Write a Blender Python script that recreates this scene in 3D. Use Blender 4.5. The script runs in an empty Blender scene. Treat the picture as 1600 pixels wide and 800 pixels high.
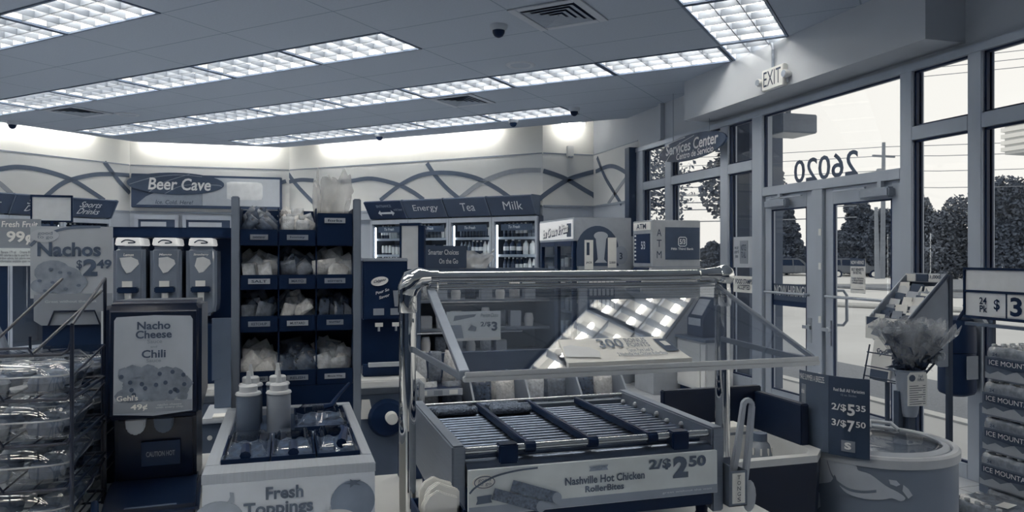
import bpy, bmesh, math, random
from mathutils import Vector, Matrix
random.seed(7)
sc = bpy.context.scene
C = sc.collection
R = math.radians
# ------------------------------------------------------------------ camera, world, exposure
cam = bpy.data.cameras.new('camera'); cam.sensor_width = 36.0; cam.lens = 26.57; cam.clip_end = 500; cam.clip_start = .05
co = bpy.data.objects.new('camera', cam); C.objects.link(co)
co.location = (0, 0, 1.54); co.rotation_euler = (R(90), 0, R(-16.6)); sc.camera = co
SKY = 1.13; TUBE = 23.0; COVE = 50.0
w = bpy.data.worlds.new('overcast_sky'); sc.world = w; w.use_nodes = True
wn = w.node_tree.nodes; wl = w.node_tree.links
bg = wn['Background']
sky_tc = wn.new('ShaderNodeTexCoord'); sky_n = wn.new('ShaderNodeTexNoise'); sky_n.inputs['Scale'].default_value = 1.3
sky_r = wn.new('ShaderNodeValToRGB')
sky_r.color_ramp.elements[0].color = (.86, .85, .80, 1); sky_r.color_ramp.elements[1].color = (.93, .905, .85, 1)
wl.new(sky_tc.outputs['Generated'], sky_n.inputs['Vector']); wl.new(sky_n.outputs['Fac'], sky_r.inputs['Fac']); wl.new(sky_r.outputs['Color'], bg.inputs['Color'])
bg.inputs['Strength'].default_value = SKY
sc.view_settings.view_transform = 'Standard'; sc.view_settings.look = 'None'
sc.view_settings.exposure = 0.0; sc.view_settings.gamma = 1.0; sc.view_settings.use_curve_mapping = False
sc.cycles.max_bounces = 10; sc.cycles.diffuse_bounces = 5; sc.cycles.transparent_max_bounces = 24; sc.cycles.glossy_bounces = 4
sc.cycles.use_denoising = True; sc.cycles.sample_clamp_indirect = 4.0; sc.cycles.caustics_reflective = False; sc.cycles.caustics_refractive = False

# ------------------------------------------------------------------ colour: the photograph is toned navy to warm white
DUO = [(0, (5, 18, 40)), (25, (12, 29, 54)), (45, (32, 48, 70)), (70, (60, 72, 90)), (100, (90, 99, 112)), (150, (142, 147, 154)), (200, (196, 198, 198)), (240, (243, 240, 232)), (255, (250, 248, 240))]
def s2l(c):
    c /= 255.0
    return c / 12.92 if c <= .04045 else ((c + .055) / 1.055) ** 2.4
def duo(v):
    v = max(0, min(255, v))
    for (a, ca), (b, cb) in zip(DUO, DUO[1:]):
        if v <= b:
            t = (v - a) / (b - a)
            return tuple(s2l(x + (y - x) * t) for x, y in zip(ca, cb))
def mat(name, v, k=.45, rough=.5, metal=0.0, spec=.4, noise=.06, scale=12.0, bump=0.0, emit=0.0, ev=None, coat=0.0, alpha=1.0, stretch=None):
    m = bpy.data.materials.new(name); m.use_nodes = True
    n = m.node_tree.nodes; l = m.node_tree.links; b = n['Principled BSDF']
    c = [min(.88, x / k) for x in duo(v)]; g_ = .25 * c[0] + .6 * c[1] + .15 * c[2]; nt = .25 if v > 34 else 0.0; c = [x + (g_ - x) * nt for x in c]
    tc = n.new('ShaderNodeTexCoord'); nz = n.new('ShaderNodeTexNoise'); nz.inputs['Scale'].default_value = scale; nz.inputs['Detail'].default_value = 4
    src = tc.outputs['Object']
    if stretch:
        mp = n.new('ShaderNodeMapping'); mp.inputs['Scale'].default_value = stretch; l.new(src, mp.inputs['Vector']); src = mp.outputs['Vector']
    l.new(src, nz.inputs['Vector'])
    rp = n.new('ShaderNodeValToRGB'); e = rp.color_ramp.elements
    e[0].position = .3; e[1].position = .7
    e[0].color = (*[x * (1 - noise) for x in c], 1); e[1].color = (*[min(.92, x * (1 + noise)) for x in c], 1)
    l.new(nz.outputs['Fac'], rp.inputs['Fac']); l.new(rp.outputs['Color'], b.inputs['Base Color'])
    b.inputs['Roughness'].default_value = rough; b.inputs['Metallic'].default_value = metal
    b.inputs['Specular IOR Level'].default_value = spec; b.inputs['Coat Weight'].default_value = coat
    b.inputs['Alpha'].default_value = alpha
    if bump:
        bp = n.new('ShaderNodeBump'); bp.inputs['Strength'].default_value = bump; bp.inputs['Distance'].default_value = .01
        l.new(nz.outputs['Fac'], bp.inputs['Height']); l.new(bp.outputs['Normal'], b.inputs['Normal'])
    if emit:
        b.inputs['Emission Color'].default_value = (*duo(ev if ev is not None else v), 1); b.inputs['Emission Strength'].default_value = emit
    return m
def glassy(name, ior=1.45, tint=(.93, .95, .97), rough=.0, extra=0.0):
    """thin clear sheet: passes light straight through, reflects by the Fresnel law"""
    m = bpy.data.materials.new(name); m.use_nodes = True
    n = m.node_tree.nodes; l = m.node_tree.links; n.remove(n['Principled BSDF'])
    tr = n.new('ShaderNodeBsdfTransparent'); tr.inputs['Color'].default_value = (*tint, 1)
    gl = n.new('ShaderNodeBsdfGlossy'); gl.inputs['Roughness'].default_value = rough
    fr = n.new('ShaderNodeFresnel'); fr.inputs['IOR'].default_value = ior
    ge = n.new('ShaderNodeNewGeometry'); iv = n.new('ShaderNodeMix'); iv.inputs[2].default_value = ior; iv.inputs[3].default_value = 1 / ior   # same reflectance from both sides
    l.new(ge.outputs['Backfacing'], iv.inputs[0]); l.new(iv.outputs[0], fr.inputs['IOR'])
    mx = n.new('ShaderNodeMixShader'); f = fr.outputs['Fac']
    if extra:
        ad = n.new('ShaderNodeMath'); ad.operation = 'ADD'; ad.use_clamp = True; ad.inputs[1].default_value = extra; l.new(f, ad.inputs[0]); f = ad.outputs[0]
    l.new(f, mx.inputs['Fac']); l.new(tr.outputs[0], mx.inputs[1]); l.new(gl.outputs[0], mx.inputs[2]); l.new(mx.outputs[0], n['Material Output'].inputs['Surface'])
    return m
def clearfilm(name, v, alpha, rough=.18, bump=.6, scale=40, k=.4):
    """crinkled clear plastic: part see-through, part milky, glossy"""
    m = mat(name, v, k=k, rough=rough, spec=.7, noise=.25, scale=scale, bump=bump)
    m.node_tree.nodes['Principled BSDF'].inputs['Alpha'].default_value = alpha
    return m

# ------------------------------------------------------------------ mesh helpers
class MB:
    def __init__(s): s.v = []; s.f = []; s.mi = []; s.cur = 0
    def _add(s, vs, fs):
        o = len(s.v); s.v += [tuple(v) for v in vs]
        for f in fs: s.f.append([i + o for i in f]); s.mi.append(s.cur)
        return s
    def use(s, i): s.cur = i; return s
    def box(s, x0, y0, z0, x1, y1, z1):
        x0, x1 = min(x0, x1), max(x0, x1); y0, y1 = min(y0, y1), max(y0, y1); z0, z1 = min(z0, z1), max(z0, z1)
        return s._add([(x0, y0, z0), (x1, y0, z0), (x1, y1, z0), (x0, y1, z0), (x0, y0, z1), (x1, y0, z1), (x1, y1, z1), (x0, y1, z1)],
                      [(3, 2, 1, 0), (4, 5, 6, 7), (0, 1, 5, 4), (1, 2, 6, 5), (2, 3, 7, 6), (3, 0, 4, 7)])
    def hexa(s, p):  # eight points, bottom ring then top ring
        return s._add(p, [(3, 2, 1, 0), (4, 5, 6, 7), (0, 1, 5, 4), (1, 2, 6, 5), (2, 3, 7, 6), (3, 0, 4, 7)])
    def prism(s, poly, a0, a1, axis='z'):
        """poly of 2-tuples extruded along axis; x: (y,z)  y: (x,z)  z: (x,y)"""
        f = {'x': lambda p, t: (t, p[0], p[1]), 'y': lambda p, t: (p[0], t, p[1]), 'z': lambda p, t: (p[0], p[1], t)}[axis]
        n = len(poly)
        return s._add([f(p, a0) for p in poly] + [f(p, a1) for p in poly], [list(range(n))[::-1], list(range(n, 2 * n))] + [(i, (i + 1) % n, n + (i + 1) % n, n + i) for i in range(n)])
    def tube(s, pts, r, n=8, caps=True):
        pts = [Vector(p) for p in pts]; rs = r if isinstance(r, (list, tuple)) else [r] * len(pts)
        vs = []; up = None
        for i, p in enumerate(pts):
            d = (pts[min(i + 1, len(pts) - 1)] - pts[max(i - 1, 0)]).normalized()
            if up is None:
                up = Vector((0, 0, 1)) if abs(d.z) < .9 else Vector((1, 0, 0))
            a = d.cross(up).normalized(); up = a.cross(d).normalized()
            vs += [p + (a * math.cos(2 * math.pi * j / n) + up * math.sin(2 * math.pi * j / n)) * rs[i] for j in range(n)]
        fs = [(i * n + j, i * n + (j + 1) % n, (i + 1) * n + (j + 1) % n, (i + 1) * n + j) for i in range(len(pts) - 1) for j in range(n)]
        if caps: fs += [list(range(n))[::-1], list(range((len(pts) - 1) * n, len(pts) * n))]
        return s._add(vs, fs)
    def lathe(s, prof, n=16, c=(0, 0, 0), axis='z', sx=1.0, sy=1.0, ring=False):
        vs = []; prof = list(prof) + [prof[0]] if ring else prof
        for r, h in prof:
            for j in range(n):
                t = 2 * math.pi * j / n; a, b = r * math.cos(t) * sx, r * math.sin(t) * sy
                vs.append({'z': (c[0] + a, c[1] + b, c[2] + h), 'y': (c[0] + a, c[1] + h, c[2] + b), 'x': (c[0] + h, c[1] + a, c[2] + b)}[axis])
        m = len(prof)
        fs = [(i * n + j, i * n + (j + 1) % n, (i + 1) * n + (j + 1) % n, (i + 1) * n + j) for i in range(m - 1) for j in range(n)]
        if ring: return s._add(vs, fs)
        if prof[0][0] > 1e-5: fs.append(list(range(n))[::-1])
        if prof[-1][0] > 1e-5: fs.append(list(range((m - 1) * n, m * n)))
        return s._add(vs, fs)
    def sphere(s, c, r, n=14, sx=1, sy=1, sz=1):
        return s.lathe([(max(1e-6, r * math.sin(math.pi * i / (n // 2))), -r * sz * math.cos(math.pi * i / (n // 2))) for i in range(n // 2 + 1)], n, c, 'z', sx, sy)
    def sweep(s, prof, path_pts, closed=False):
        return s
    def shell(s, fn, nu, nv):
        vs = [fn(i / nu, j / nv) for i in range(nu + 1) for j in range(nv + 1)]
        return s._add(vs, [(i * (nv + 1) + j, (i + 1) * (nv + 1) + j, (i + 1) * (nv + 1) + j + 1, i * (nv + 1) + j + 1) for i in range(nu) for j in range(nv)])
    def ribbon(s, pts, wdt, nrm, thick=.004):
        """flat stripe of width wdt along pts lying on a plane with normal nrm"""
        nrm = Vector(nrm).normalized(); P = [Vector(p) for p in pts]; vs = []
        for i, p in enumerate(P):
            d = (P[min(i + 1, len(P) - 1)] - P[max(i - 1, 0)]).normalized(); a = d.cross(nrm).normalized() * wdt / 2
            vs += [p - a, p + a, p + a + nrm * thick, p - a + nrm * thick]
        fs = [(i * 4 + j, i * 4 + (j + 1) % 4, i * 4 + 4 + (j + 1) % 4, i * 4 + 4 + j) for i in range(len(P) - 1) for j in range(4)]
        return s._add(vs, fs + [(3, 2, 1, 0), tuple((len(P) - 1) * 4 + j for j in range(4))])
    def build(s, name, m, parent=None, smooth=False, bevel=0, seg=2, loc=None, rot=None, solid=0, angle=40):
        me = bpy.data.meshes.new(name); me.from_pydata(s.v, [], s.f)
        for mm in (m if isinstance(m, (list, tuple)) else [m]): me.materials.append(mm)
        me.polygons.foreach_set('material_index', s.mi)
        bm = bmesh.new(); bm.from_mesh(me)
        bmesh.ops.recalc_face_normals(bm, faces=bm.faces)
        if bevel:
            bm.normal_update()
            es = [e for e in bm.edges if len(e.link_faces) == 2 and e.calc_face_angle(0) > R(30)]
            bmesh.ops.bevel(bm, geom=es, offset=bevel, segments=seg, affect='EDGES', clamp_overlap=True)
        bm.to_mesh(me); bm.free()
        if smooth or bevel:
            me.polygons.foreach_set('use_smooth', [True] * len(me.polygons)); me.set_sharp_from_angle(angle=R(angle))
        o = bpy.data.objects.new(name, me); C.objects.link(o)
        if parent: o.parent = parent
        if loc: o.location = loc
        if rot: o.rotation_euler = rot
        if solid:
            md = o.modifiers.new('thickness', 'SOLIDIFY'); md.thickness = solid; md.offset = 0
        return o
def tag(o, label=None, cat=None, group=None, kind=None):
    if label: o['label'] = label
    if cat: o['category'] = cat
    if group: o['group'] = group
    if kind: o['kind'] = kind
    return o
def thing(name, label, cat, loc=(0, 0, 0), rz=0, group=None, kind=None):
    o = bpy.data.objects.new(name, None); C.objects.link(o); o.location = loc; o.rotation_euler = (0, 0, R(rz)); o.empty_display_size = .05
    return tag(o, label, cat, group, kind)
def dup(root, loc, rz=None, label=None, group=None):
    r = root.copy(); C.objects.link(r); r.location = loc
    if rz is not None: r.rotation_euler = (r.rotation_euler[0], r.rotation_euler[1], R(rz))
    if label: r['label'] = label
    if group: r['group'] = group
    for ch in root.children:
        c = ch.copy(); C.objects.link(c); c.parent = r
        for g in ch.children:
            d = g.copy(); C.objects.link(d); d.parent = c
    return r
def struct(mb, name, m, parent=None, **k):
    o = mb.build(name, m, parent, **k)
    if not parent: o['kind'] = 'structure'
    return o
_tc = {}
def text_mesh(s, bold, shear):
    key = (s, bold, shear)
    if key not in _tc:
        cu = bpy.data.curves.new('lettering', 'FONT'); cu.body = s; cu.size = 1; cu.resolution_u = 3; cu.offset = bold; cu.shear = shear; cu.extrude = .0
        cu.align_x = 'CENTER'; cu.space_line = .85
        o = bpy.data.objects.new('lettering', cu); C.objects.link(o)
        dg = bpy.context.evaluated_depsgraph_get(); dg.update()
        me = bpy.data.meshes.new_from_object(o.evaluated_get(dg))
        vs = [v.co.copy() for v in me.vertices]; fs = [list(p.vertices) for p in me.polygons]
        bpy.data.objects.remove(o); bpy.data.meshes.remove(me)
        _tc[key] = (vs, fs)
    return _tc[key]
def text(s, m, parent, cx, y, cz, wd, h, bold=.02, shear=0.0, warp=None, name='lettering', face=-1, mirror=False, tilt=0.0):
    """lettering filling a wd x h box centred at (cx, y, cz) on the parent's X-Z plane, facing -Y (face=-1); tilt lifts the far end"""
    vs, fs = text_mesh(s, bold, shear)
    x0 = min(v.x for v in vs); x1 = max(v.x for v in vs); y0 = min(v.y for v in vs); y1 = max(v.y for v in vs)
    mb = MB(); P = []
    for v in vs:
        u = ((v.x - x0) / (x1 - x0) - .5) * wd; t = ((v.y - y0) / (y1 - y0) - .5) * h
        if mirror: u = -u
        p = (cx + u, y, cz + t + u * tilt)
        P.append(warp(p) if warp else p)
    mb._add(P, fs)
    me = bpy.data.meshes.new(name); me.from_pydata(mb.v, [], mb.f); me.materials.append(m)
    o = bpy.data.objects.new(name, me); C.objects.link(o)
    if parent: o.parent = parent
    return o
def ellipse(mb, cx, y, cz, a, b, n=28, y2=None, x_axis=True):
    return mb.prism([(cx + a * math.cos(2 * math.pi * i / n), cz + b * math.sin(2 * math.pi * i / n)) for i in range(n)], y, (y - .003) if y2 is None else y2, 'y')
F_ = 1181.0; YA = R(16.6)
def ray(px, py):
    xc = (px - 800) / F_
    return Vector((math.cos(YA) * xc + math.sin(YA), -math.sin(YA) * xc + math.cos(YA), (400 - py) / F_))
def on(px, py, n, d):
    """point of the surveyed plane n.p = d seen at a pixel of the photograph"""
    r = ray(px, py); n = Vector(n); o = Vector((0, 0, 1.54))
    return o + r * ((d - n.dot(o)) / n.dot(r))

# ------------------------------------------------------------------ materials
M = {}
M['ceil'] = mat('ceiling_tile', 110, k=.33, rough=.9, noise=.03, scale=60, spec=.1)
M['tbar'] = mat('ceiling_t_bar', 100, k=.3, rough=.5)
M['trof'] = mat('troffer_frame', 60, k=.35, rough=.4)
M['louv'] = mat('louver_white', 96, k=.8, rough=.45, noise=.02)
M['refl'] = mat('reflector_white', 215, k=.8, rough=.5, noise=.02)
M['tube'] = mat('lamp_tube_glow', 240, emit=TUBE, ev=236)
M['tube'].node_tree.nodes['Principled BSDF'].inputs['Emission Color'].default_value = (.90, .85, .76, 1)
M['cove'] = mat('cove_tube_glow', 240, emit=COVE, ev=240)
M['wallw'] = mat('wall_white', 225, k=.85, rough=.8, noise=.02, scale=3)
M['wallm'] = mat('wall_pale_grey', 195, k=.78, rough=.8, noise=.02, scale=3)
M['walll'] = mat('wall_lower_grey', 115, k=.4, rough=.7, noise=.03, scale=3)
M['wallp'] = mat('wall_paint_grey', 140, k=.48, rough=.8, noise=.02, scale=3)
M['wallrd'] = mat('rear_wall_dark', 46, k=.5, rough=.8, noise=.02, scale=3)  # unseen rear walls: lower band darkened to put dark reflections in the chrome
M['wallr'] = mat('rear_wall_pale', 200, k=.75, rough=.8, noise=.02, scale=3)  # unseen upper band kept pale to bounce light onto the foreground
M['stripe'] = mat('wave_stripe', 62, k=.5, rough=.6)
M['stripe2'] = mat('wave_stripe_faded', 120, k=.6, rough=.6)
M['alu'] = mat('anodised_aluminium', 116, k=.34, rough=.38, metal=.3, noise=.04, scale=6, stretch=(1, 1, .2))
M['alud'] = mat('dark_gasket', 14, k=.4, rough=.5)
M['pane'] = glassy('window_glass', 1.35, (.992, .994, .996))
M['floor'] = mat('floor_tile_base', 140, k=.5, rough=.35, noise=.08, scale=2.5)
M['white'] = mat('white_plastic', 205, k=.75, rough=.4, noise=.02)
M['counter'] = mat('counter_white', 190, k=.62, rough=.3, noise=.02)
M['grey'] = mat('grey_plastic', 100, k=.4, rough=.45)
M['greyd'] = mat('grey_dark_plastic', 62, k=.45, rough=.45)
M['steel'] = mat('brushed_steel', 128, k=.42, rough=.3, metal=.8, noise=.06, scale=10, stretch=(1, 30, 1))
M['chrome'] = mat('chrome', 232, k=.88, rough=.03, metal=1.0, noise=.01)
M['black'] = mat('black_plastic', 12, k=.52, rough=.45, spec=.16)
M['navy'] = mat('dark_navy_plastic', 22, k=.55, spec=.2, rough=.45)
M['dark'] = mat('dark_laminate', 38, k=.42, rough=.45)
M['ink'] = mat('dark_ink', 45, k=.6, rough=.6)
M['inkw'] = mat('white_ink', 220, k=.75, rough=.6)
M['inkm'] = mat('mid_ink', 105, k=.5, rough=.6)
M['paper'] = mat('white_paper', 215, k=.78, rough=.7, noise=.03)
M['signm'] = mat('sign_mid_grey', 128, k=.42, rough=.45, noise=.03)
M['signd'] = mat('sign_dark', 50, k=.5, rough=.4)
# ------------------------------------------------------------------ the room
S2 = math.sqrt(.5)
def ab(a, b): return ((b - a) * S2, (a + b) * S2)          # ceiling-grid coordinates (45 degrees to the shop front) -> world
CEIL = 3.46
PC = [(-9.5, -4.0), (4.55, -4.0), (4.55, 10.85), (3.72, 10.85), (.05, 14.3), (-2.58, 14.3), (-9.5, 7.38)]   # room corners
def wall(name, p0, p1, mats, zs, t=.12):
    p0, p1 = Vector(p0), Vector(p1); d = (p1 - p0).normalized(); nrm = Vector((d.y, -d.x)) * t   # outward for a counter-clockwise room
    mb = MB()
    for i in range(len(zs) - 1):
        mb.use(i)
        q = [p0, p1, p1 + nrm, p0 + nrm]
        mb.hexa([(v.x, v.y, zs[i]) for v in q] + [(v.x, v.y, zs[i + 1]) for v in q])
    return struct(mb, name, mats)
WZ = [0, 2.3, 3.1, 3.8]; WM = [M['walll'], M['wallm'], M['wallw']]
wall('wall_side', PC[2], PC[3], WM, WZ)
wall('wall_back', PC[3], PC[4], WM, [2.16, 2.3, 3.1, 3.8])
wall('wall_niche', (4.35, 11.35), (.55, 14.95), [M['walll']], [0, 2.16])
wall('wall_corner', PC[4], PC[5], WM, WZ)
wall('wall_left', PC[5], PC[6], WM, [2.16, 2.3, 3.1, 3.8])
wall('wall_recess', (-3.1, 14.8), (-10.0, 7.9), [M['walll']], [0, 2.16])
wall('wall_west', PC[6], PC[0], [M['wallrd'], M['wallr']], [0, 1.75, 3.8])
wall('wall_rear', PC[0], PC[1], [M['wallrd'], M['wallr']], [0, 1.75, 3.8])
wall('wall_front', (4.55, 9.25), (4.55, 10.97), [M['walll'], M['wallm'], M['wallp']], WZ)
wall('wall_header', (4.55, -4.0), (4.55, 9.25), [M['wallp']], [2.98, 3.8])
mb = MB().prism([(-10, -4.5), (4.67, -4.5), (4.67, 11.2), (3.8, 11.2), (.3, 14.7), (-3, 14.7), (-10, 7.7)], -.1, 0)
fl = struct(mb, 'floor', M['floor'])
m = M['floor']; n = m.node_tree.nodes; l = m.node_tree.links                    # 30 cm tiles with thin joints
bk = n.new('ShaderNodeTexBrick'); bk.offset = 0; bk.inputs['Scale'].default_value = 1; bk.inputs['Brick Width'].default_value = .305; bk.inputs['Row Height'].default_value = .305; bk.inputs['Mortar Size'].default_value = .004
bs = n['Principled BSDF']; src = bs.inputs['Base Color'].links[0].from_socket
l.new(n['Texture Coordinate'].outputs['Object'], bk.inputs['Vector']); l.new(src, bk.inputs['Color1']); l.new(src, bk.inputs['Color2']); bk.inputs['Mortar'].default_value = (.1, .12, .15, 1); l.new(bk.outputs['Color'], bs.inputs['Base Color'])
# trim lines on the wave wall
def wallpt(i, x, z, off):                                        # along wall i from its first corner, off metres into the room
    a, b = Vector(PC[i]), Vector(PC[(i + 1) % len(PC)]); d = (b - a).normalized(); n_ = Vector((-d.y, d.x)); p = a + d * x + n_ * off
    return (p.x, p.y, z)
def wlen(i): return (Vector(PC[(i + 1) % len(PC)]) - Vector(PC[i])).length
for k, i in enumerate((2, 3, 4, 5)):
    d = (Vector(PC[(i + 1) % 7]) - Vector(PC[i])).normalized(); nn = (-d.y, d.x, 0)
    mb = MB(); mb.ribbon([wallpt(i, 0.01, 3.1, .001), wallpt(i, wlen(i) - .01, 3.1, .001)], .018, nn, .006); mb.ribbon([wallpt(i, 0.01, 2.3, .001), wallpt(i, wlen(i) - .01, 2.3, .001)], .03, nn, .012)
    struct(mb, 'trim_%d' % (k + 1), M['grey'])
mb = MB(); mb.ribbon([(4.549, 9.3, 3.1), (4.549, 10.84, 3.1)], .014, (-1, 0, 0), .005); mb.ribbon([(4.549, 9.3, 2.3), (4.549, 10.84, 2.3)], .03, (-1, 0, 0), .01)
struct(mb, 'trim_5', M['grey'])
# painted wave stripes
def smoothp(pts, n=6):
    out = []
    for i in range(len(pts) - 1):
        p = [Vector(pts[max(0, min(len(pts) - 1, j))]) for j in (i - 1, i, i + 1, i + 2)]
        for q in range(n):
            t = q / n
            out.append(.5 * ((2 * p[1]) + (p[2] - p[0]) * t + (2 * p[0] - 5 * p[1] + 4 * p[2] - p[3]) * t * t + (3 * p[1] - p[0] - 3 * p[2] + p[3]) * t ** 3))
    return out + [Vector(pts[-1])]
def plane_of(i):
    d = (Vector(PC[(i + 1) % 7]) - Vector(PC[i])).normalized(); nn = Vector((-d.y, d.x, 0)); return nn, nn.dot(Vector((*PC[i], 0))) + .002
WAVES = [(3, [(515, 285), (546, 283), (580, 279), (620, 288), (645, 300), (662, 312)], 0), (3, [(594, 313), (627, 288), (660, 273), (700, 270), (740, 277), (772, 292), (797, 309)], 0),
         (3, [(667, 255), (680, 274), (698, 294), (718, 311)], 0), (3, [(718, 310), (752, 285), (790, 270), (820, 266), (845, 266)], 1), (3, [(448, 268), (465, 291), (490, 317)], 0), (3, [(452, 284), (470, 281), (490, 282)], 0),
         (2, [(849, 267), (868, 273), (887, 281), (912, 296), (928, 305)], 0), (2, [(837, 316), (858, 299), (887, 281), (910, 273), (929, 268)], 0),
         (4, [(205, 274), (230, 279), (270, 296)], 0), (4, [(398, 305), (425, 290), (447, 283)], 0),
         (5, [(-30, 270), (0, 264), (30, 261), (70, 267), (112, 281), (145, 301), (163, 313)], 0), (5, [(70, 308), (100, 285), (140, 274), (170, 272), (202, 274)], 0), (5, [(163, 253), (185, 282), (203, 302)], 0), (5, [(-20, 274), (0, 287), (18, 303)], 1)]
for i, px, f in WAVES:
    nn, d = plane_of(i)
    struct(MB().ribbon(smoothp([on(x, y, nn, d) for x, y in px]), .07, nn, .004), 'trim_6', M['stripe2' if f else 'stripe'])
for px, f in [([(931, 268), (950, 260), (965, 262), (985, 275), (999, 291)], 0), ([(933, 246), (945, 276), (958, 298), (971, 319)], 0), ([(950, 319), (968, 292), (985, 270), (999, 253)], 1)]:
    struct(MB().ribbon(smoothp([on(x, y, (1, 0, 0), 4.547) for x, y in px]), .06, (-1, 0, 0), .004), 'trim_6', M['stripe2' if f else 'stripe'])
struct(MB().ribbon(smoothp([on(x, y, plane_of(2)[0], plane_of(2)[1]) for x, y in [(926, 304), (929, 308)]]) , .06, plane_of(2)[0], .004), 'trim_6', M['stripe'])

# ceiling: 61 x 122 cm tiles on T-bars, open over the troffers, stopping short of the washed walls
TROF = []                                                          # (a, b, along)
A0, B0, T4, T2 = 1.62, 5.16, 1.2192, .6096
for row, (a0, n0) in {1: (3, 3), 2: (2, 6), 3: (0, 8), 4: (2, 5), 0: (1, 5), -1: (-1, 7), -2: (-2, 8), -3: (-2, 7)}.items():  # rows overhead and behind the camera are unseen, added for foreground light
    for k in range(n0): TROF.append((A0 + T4 * (a0 + k), B0 + T2 * 3 * (row - 2), 'a'))
for k in range(6): TROF.append((A0 - T2, B0 + T2 * .92 + T4 * (1 - k), 'b'))  # run continues overhead; its nearest unseen troffers are added for light
VENT = [(3.62, 5.22, .61), (5.0, 7.82, .61), (9.72, 5.86, .61)]
hole = set()
cells = MB()
VENTC = []
def in_trof(a, b):
    for ta, tb, al in TROF:
        la, lb = (T4, T2) if al == 'a' else (T2, T4)
        if ta - .01 < a < ta + la + .01 and tb - .01 < b < tb + lb + .01: return True
    return False
bm = bmesh.new()
for i in range(-16, 30):
    for j in range(-20, 26):
        for q in range(2):
            a0, b0 = A0 + T2 * i, B0 + T2 / 2 * (2 * j + q)
            hb = T2 / 2
            c = (a0 + T2 / 2, b0 + hb / 2)
            if in_trof(*c): continue
            bm.faces.new([bm.verts.new((*ab(a, b), 0)) for a, b in ((a0, b0), (a0, b0 + hb), (a0 + T2, b0 + hb), (a0 + T2, b0))])
bmesh.ops.remove_doubles(bm, verts=bm.verts, dist=.002)
inset = {2: .32, 3: .32, 4: .32, 5: .32}
for i in range(7):
    p, q = Vector(PC[i]), Vector(PC[(i + 1) % 7]); d = (q - p).normalized(); nn = Vector((d.y, -d.x, 0)); o = Vector((*p, 0)) - nn * inset.get(i, 0)
    bmesh.ops.bisect_plane(bm, geom=bm.verts[:] + bm.edges[:] + bm.faces[:], plane_co=o, plane_no=nn, clear_outer=(i != 2))
bmesh.ops.delete(bm, geom=[f for f in bm.faces if f.calc_center_median().y > 10.53 and f.calc_center_median().x > 3.55], context='FACES')
r = bmesh.ops.extrude_face_region(bm, geom=bm.faces[:]); bmesh.ops.translate(bm, verts=[v for v in r['geom'] if isinstance(v, bmesh.types.BMVert)], vec=(0, 0, .03))
bmesh.ops.recalc_face_normals(bm, faces=bm.faces)
me = bpy.data.meshes.new('ceiling'); bm.to_mesh(me); bm.free(); me.materials.append(M['ceil'])
cl = bpy.data.objects.new('ceiling', me); C.objects.link(cl); cl.location.z = CEIL; cl['kind'] = 'structure'
# tile joints in the ceiling material
m = M['ceil']; n = m.node_tree.nodes; l = m.node_tree.links; bs = n['Principled BSDF']; src = bs.inputs['Base Color'].links[0].from_socket
mp = n.new('ShaderNodeMapping'); mp.inputs['Rotation'].default_value = (0, 0, R(45)); mp.inputs['Location'].default_value = (-B0 + .0, 0, 0)
l.new(n['Texture Coordinate'].outputs['Object'], mp.inputs['Vector'])
sp = n.new('ShaderNodeSeparateXYZ'); 
mp.inputs['Rotation'].default_value = (0, 0, R(-45)); mp.inputs['Location'].default_value = (0, 0, 0); l.new(mp.outputs['Vector'], sp.inputs[0])
def line(sock, off, pitch):
    s_ = n.new('ShaderNodeMath'); s_.operation = 'SUBTRACT'; s_.inputs[1].default_value = off - 200 * pitch + .006; l.new(sock, s_.inputs[0])
    q = n.new('ShaderNodeMath'); q.operation = 'MODULO'; q.inputs[1].default_value = pitch; l.new(s_.outputs[0], q.inputs[0])
    k_ = n.new('ShaderNodeMath'); k_.operation = 'GREATER_THAN'; k_.inputs[1].default_value = pitch - .012; l.new(q.outputs[0], k_.inputs[0]); return k_.outputs[0]
la, lb = line(sp.outputs['Y'], A0, T4), line(sp.outputs['X'], B0, T2)
mxm = n.new('ShaderNodeMath'); mxm.operation = 'MAXIMUM'; l.new(la, mxm.inputs[0]); l.new(lb, mxm.inputs[1])
mc = n.new('ShaderNodeMix'); mc.data_type = 'RGBA'; l.new(mxm.outputs[0], mc.inputs[0]); l.new(src, mc.inputs[6]); mc.inputs[7].default_value = (.25, .30, .37, 1); l.new(mc.outputs[2], bs.inputs['Base Color'])
struct(MB().prism([(-9.7, -4.2), (4.7, -4.2), (4.7, 11.1), (3.8, 11.1), (.1, 14.6), (-2.7, 14.6), (-9.7, 7.5)], 3.8, 3.85), 'ceiling_slab', M['wallw'])

# recessed 2 x 4 parabolic troffers
tf = thing('ceiling_light', 'recessed troffer light in the ceiling grid', 'ceiling light', (0, 0, CEIL), 0, 'ceiling troffers')
mb = MB(); L, W, e = T4 - .012, T2 - .012, .022
for x0, x1, y0, y1 in ((0, L, 0, e), (0, L, W - e, W), (0, e, e, W - e), (L - e, L, e, W - e)): mb.box(x0, y0, -.006, x1, y1, .012)
mb.build('frame', M['trof'], tf)
mb = MB()
mb.box(e, e, .10, L - e, W - e, .104)
for x0, x1, y0, y1 in ((0, L, e - .004, e), (0, L, W - e, W - e + .004), (e - .004, e, 0, W), (L - e, L - e + .004, 0, W)): mb.box(x0, y0, .012, x1, y1, .104)
mb.build('reflector', M['refl'], tf)
for k in range(3):
    y = W * (k + .5) / 3
    MB().tube([(.05, y, .078), (L - .05, y, .078)], .0192, 8).build('lamp_tube', M['tube'], tf, smooth=True)
mb = MB()
for k in range(1, 6): mb.box(L * k / 6 - .002, e, .002, L * k / 6 + .002, W - e, .058)
for k in range(1, 3): mb.box(e, W * k / 3 - .004, .002, L - e, W * k / 3 + .004, .058)
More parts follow.
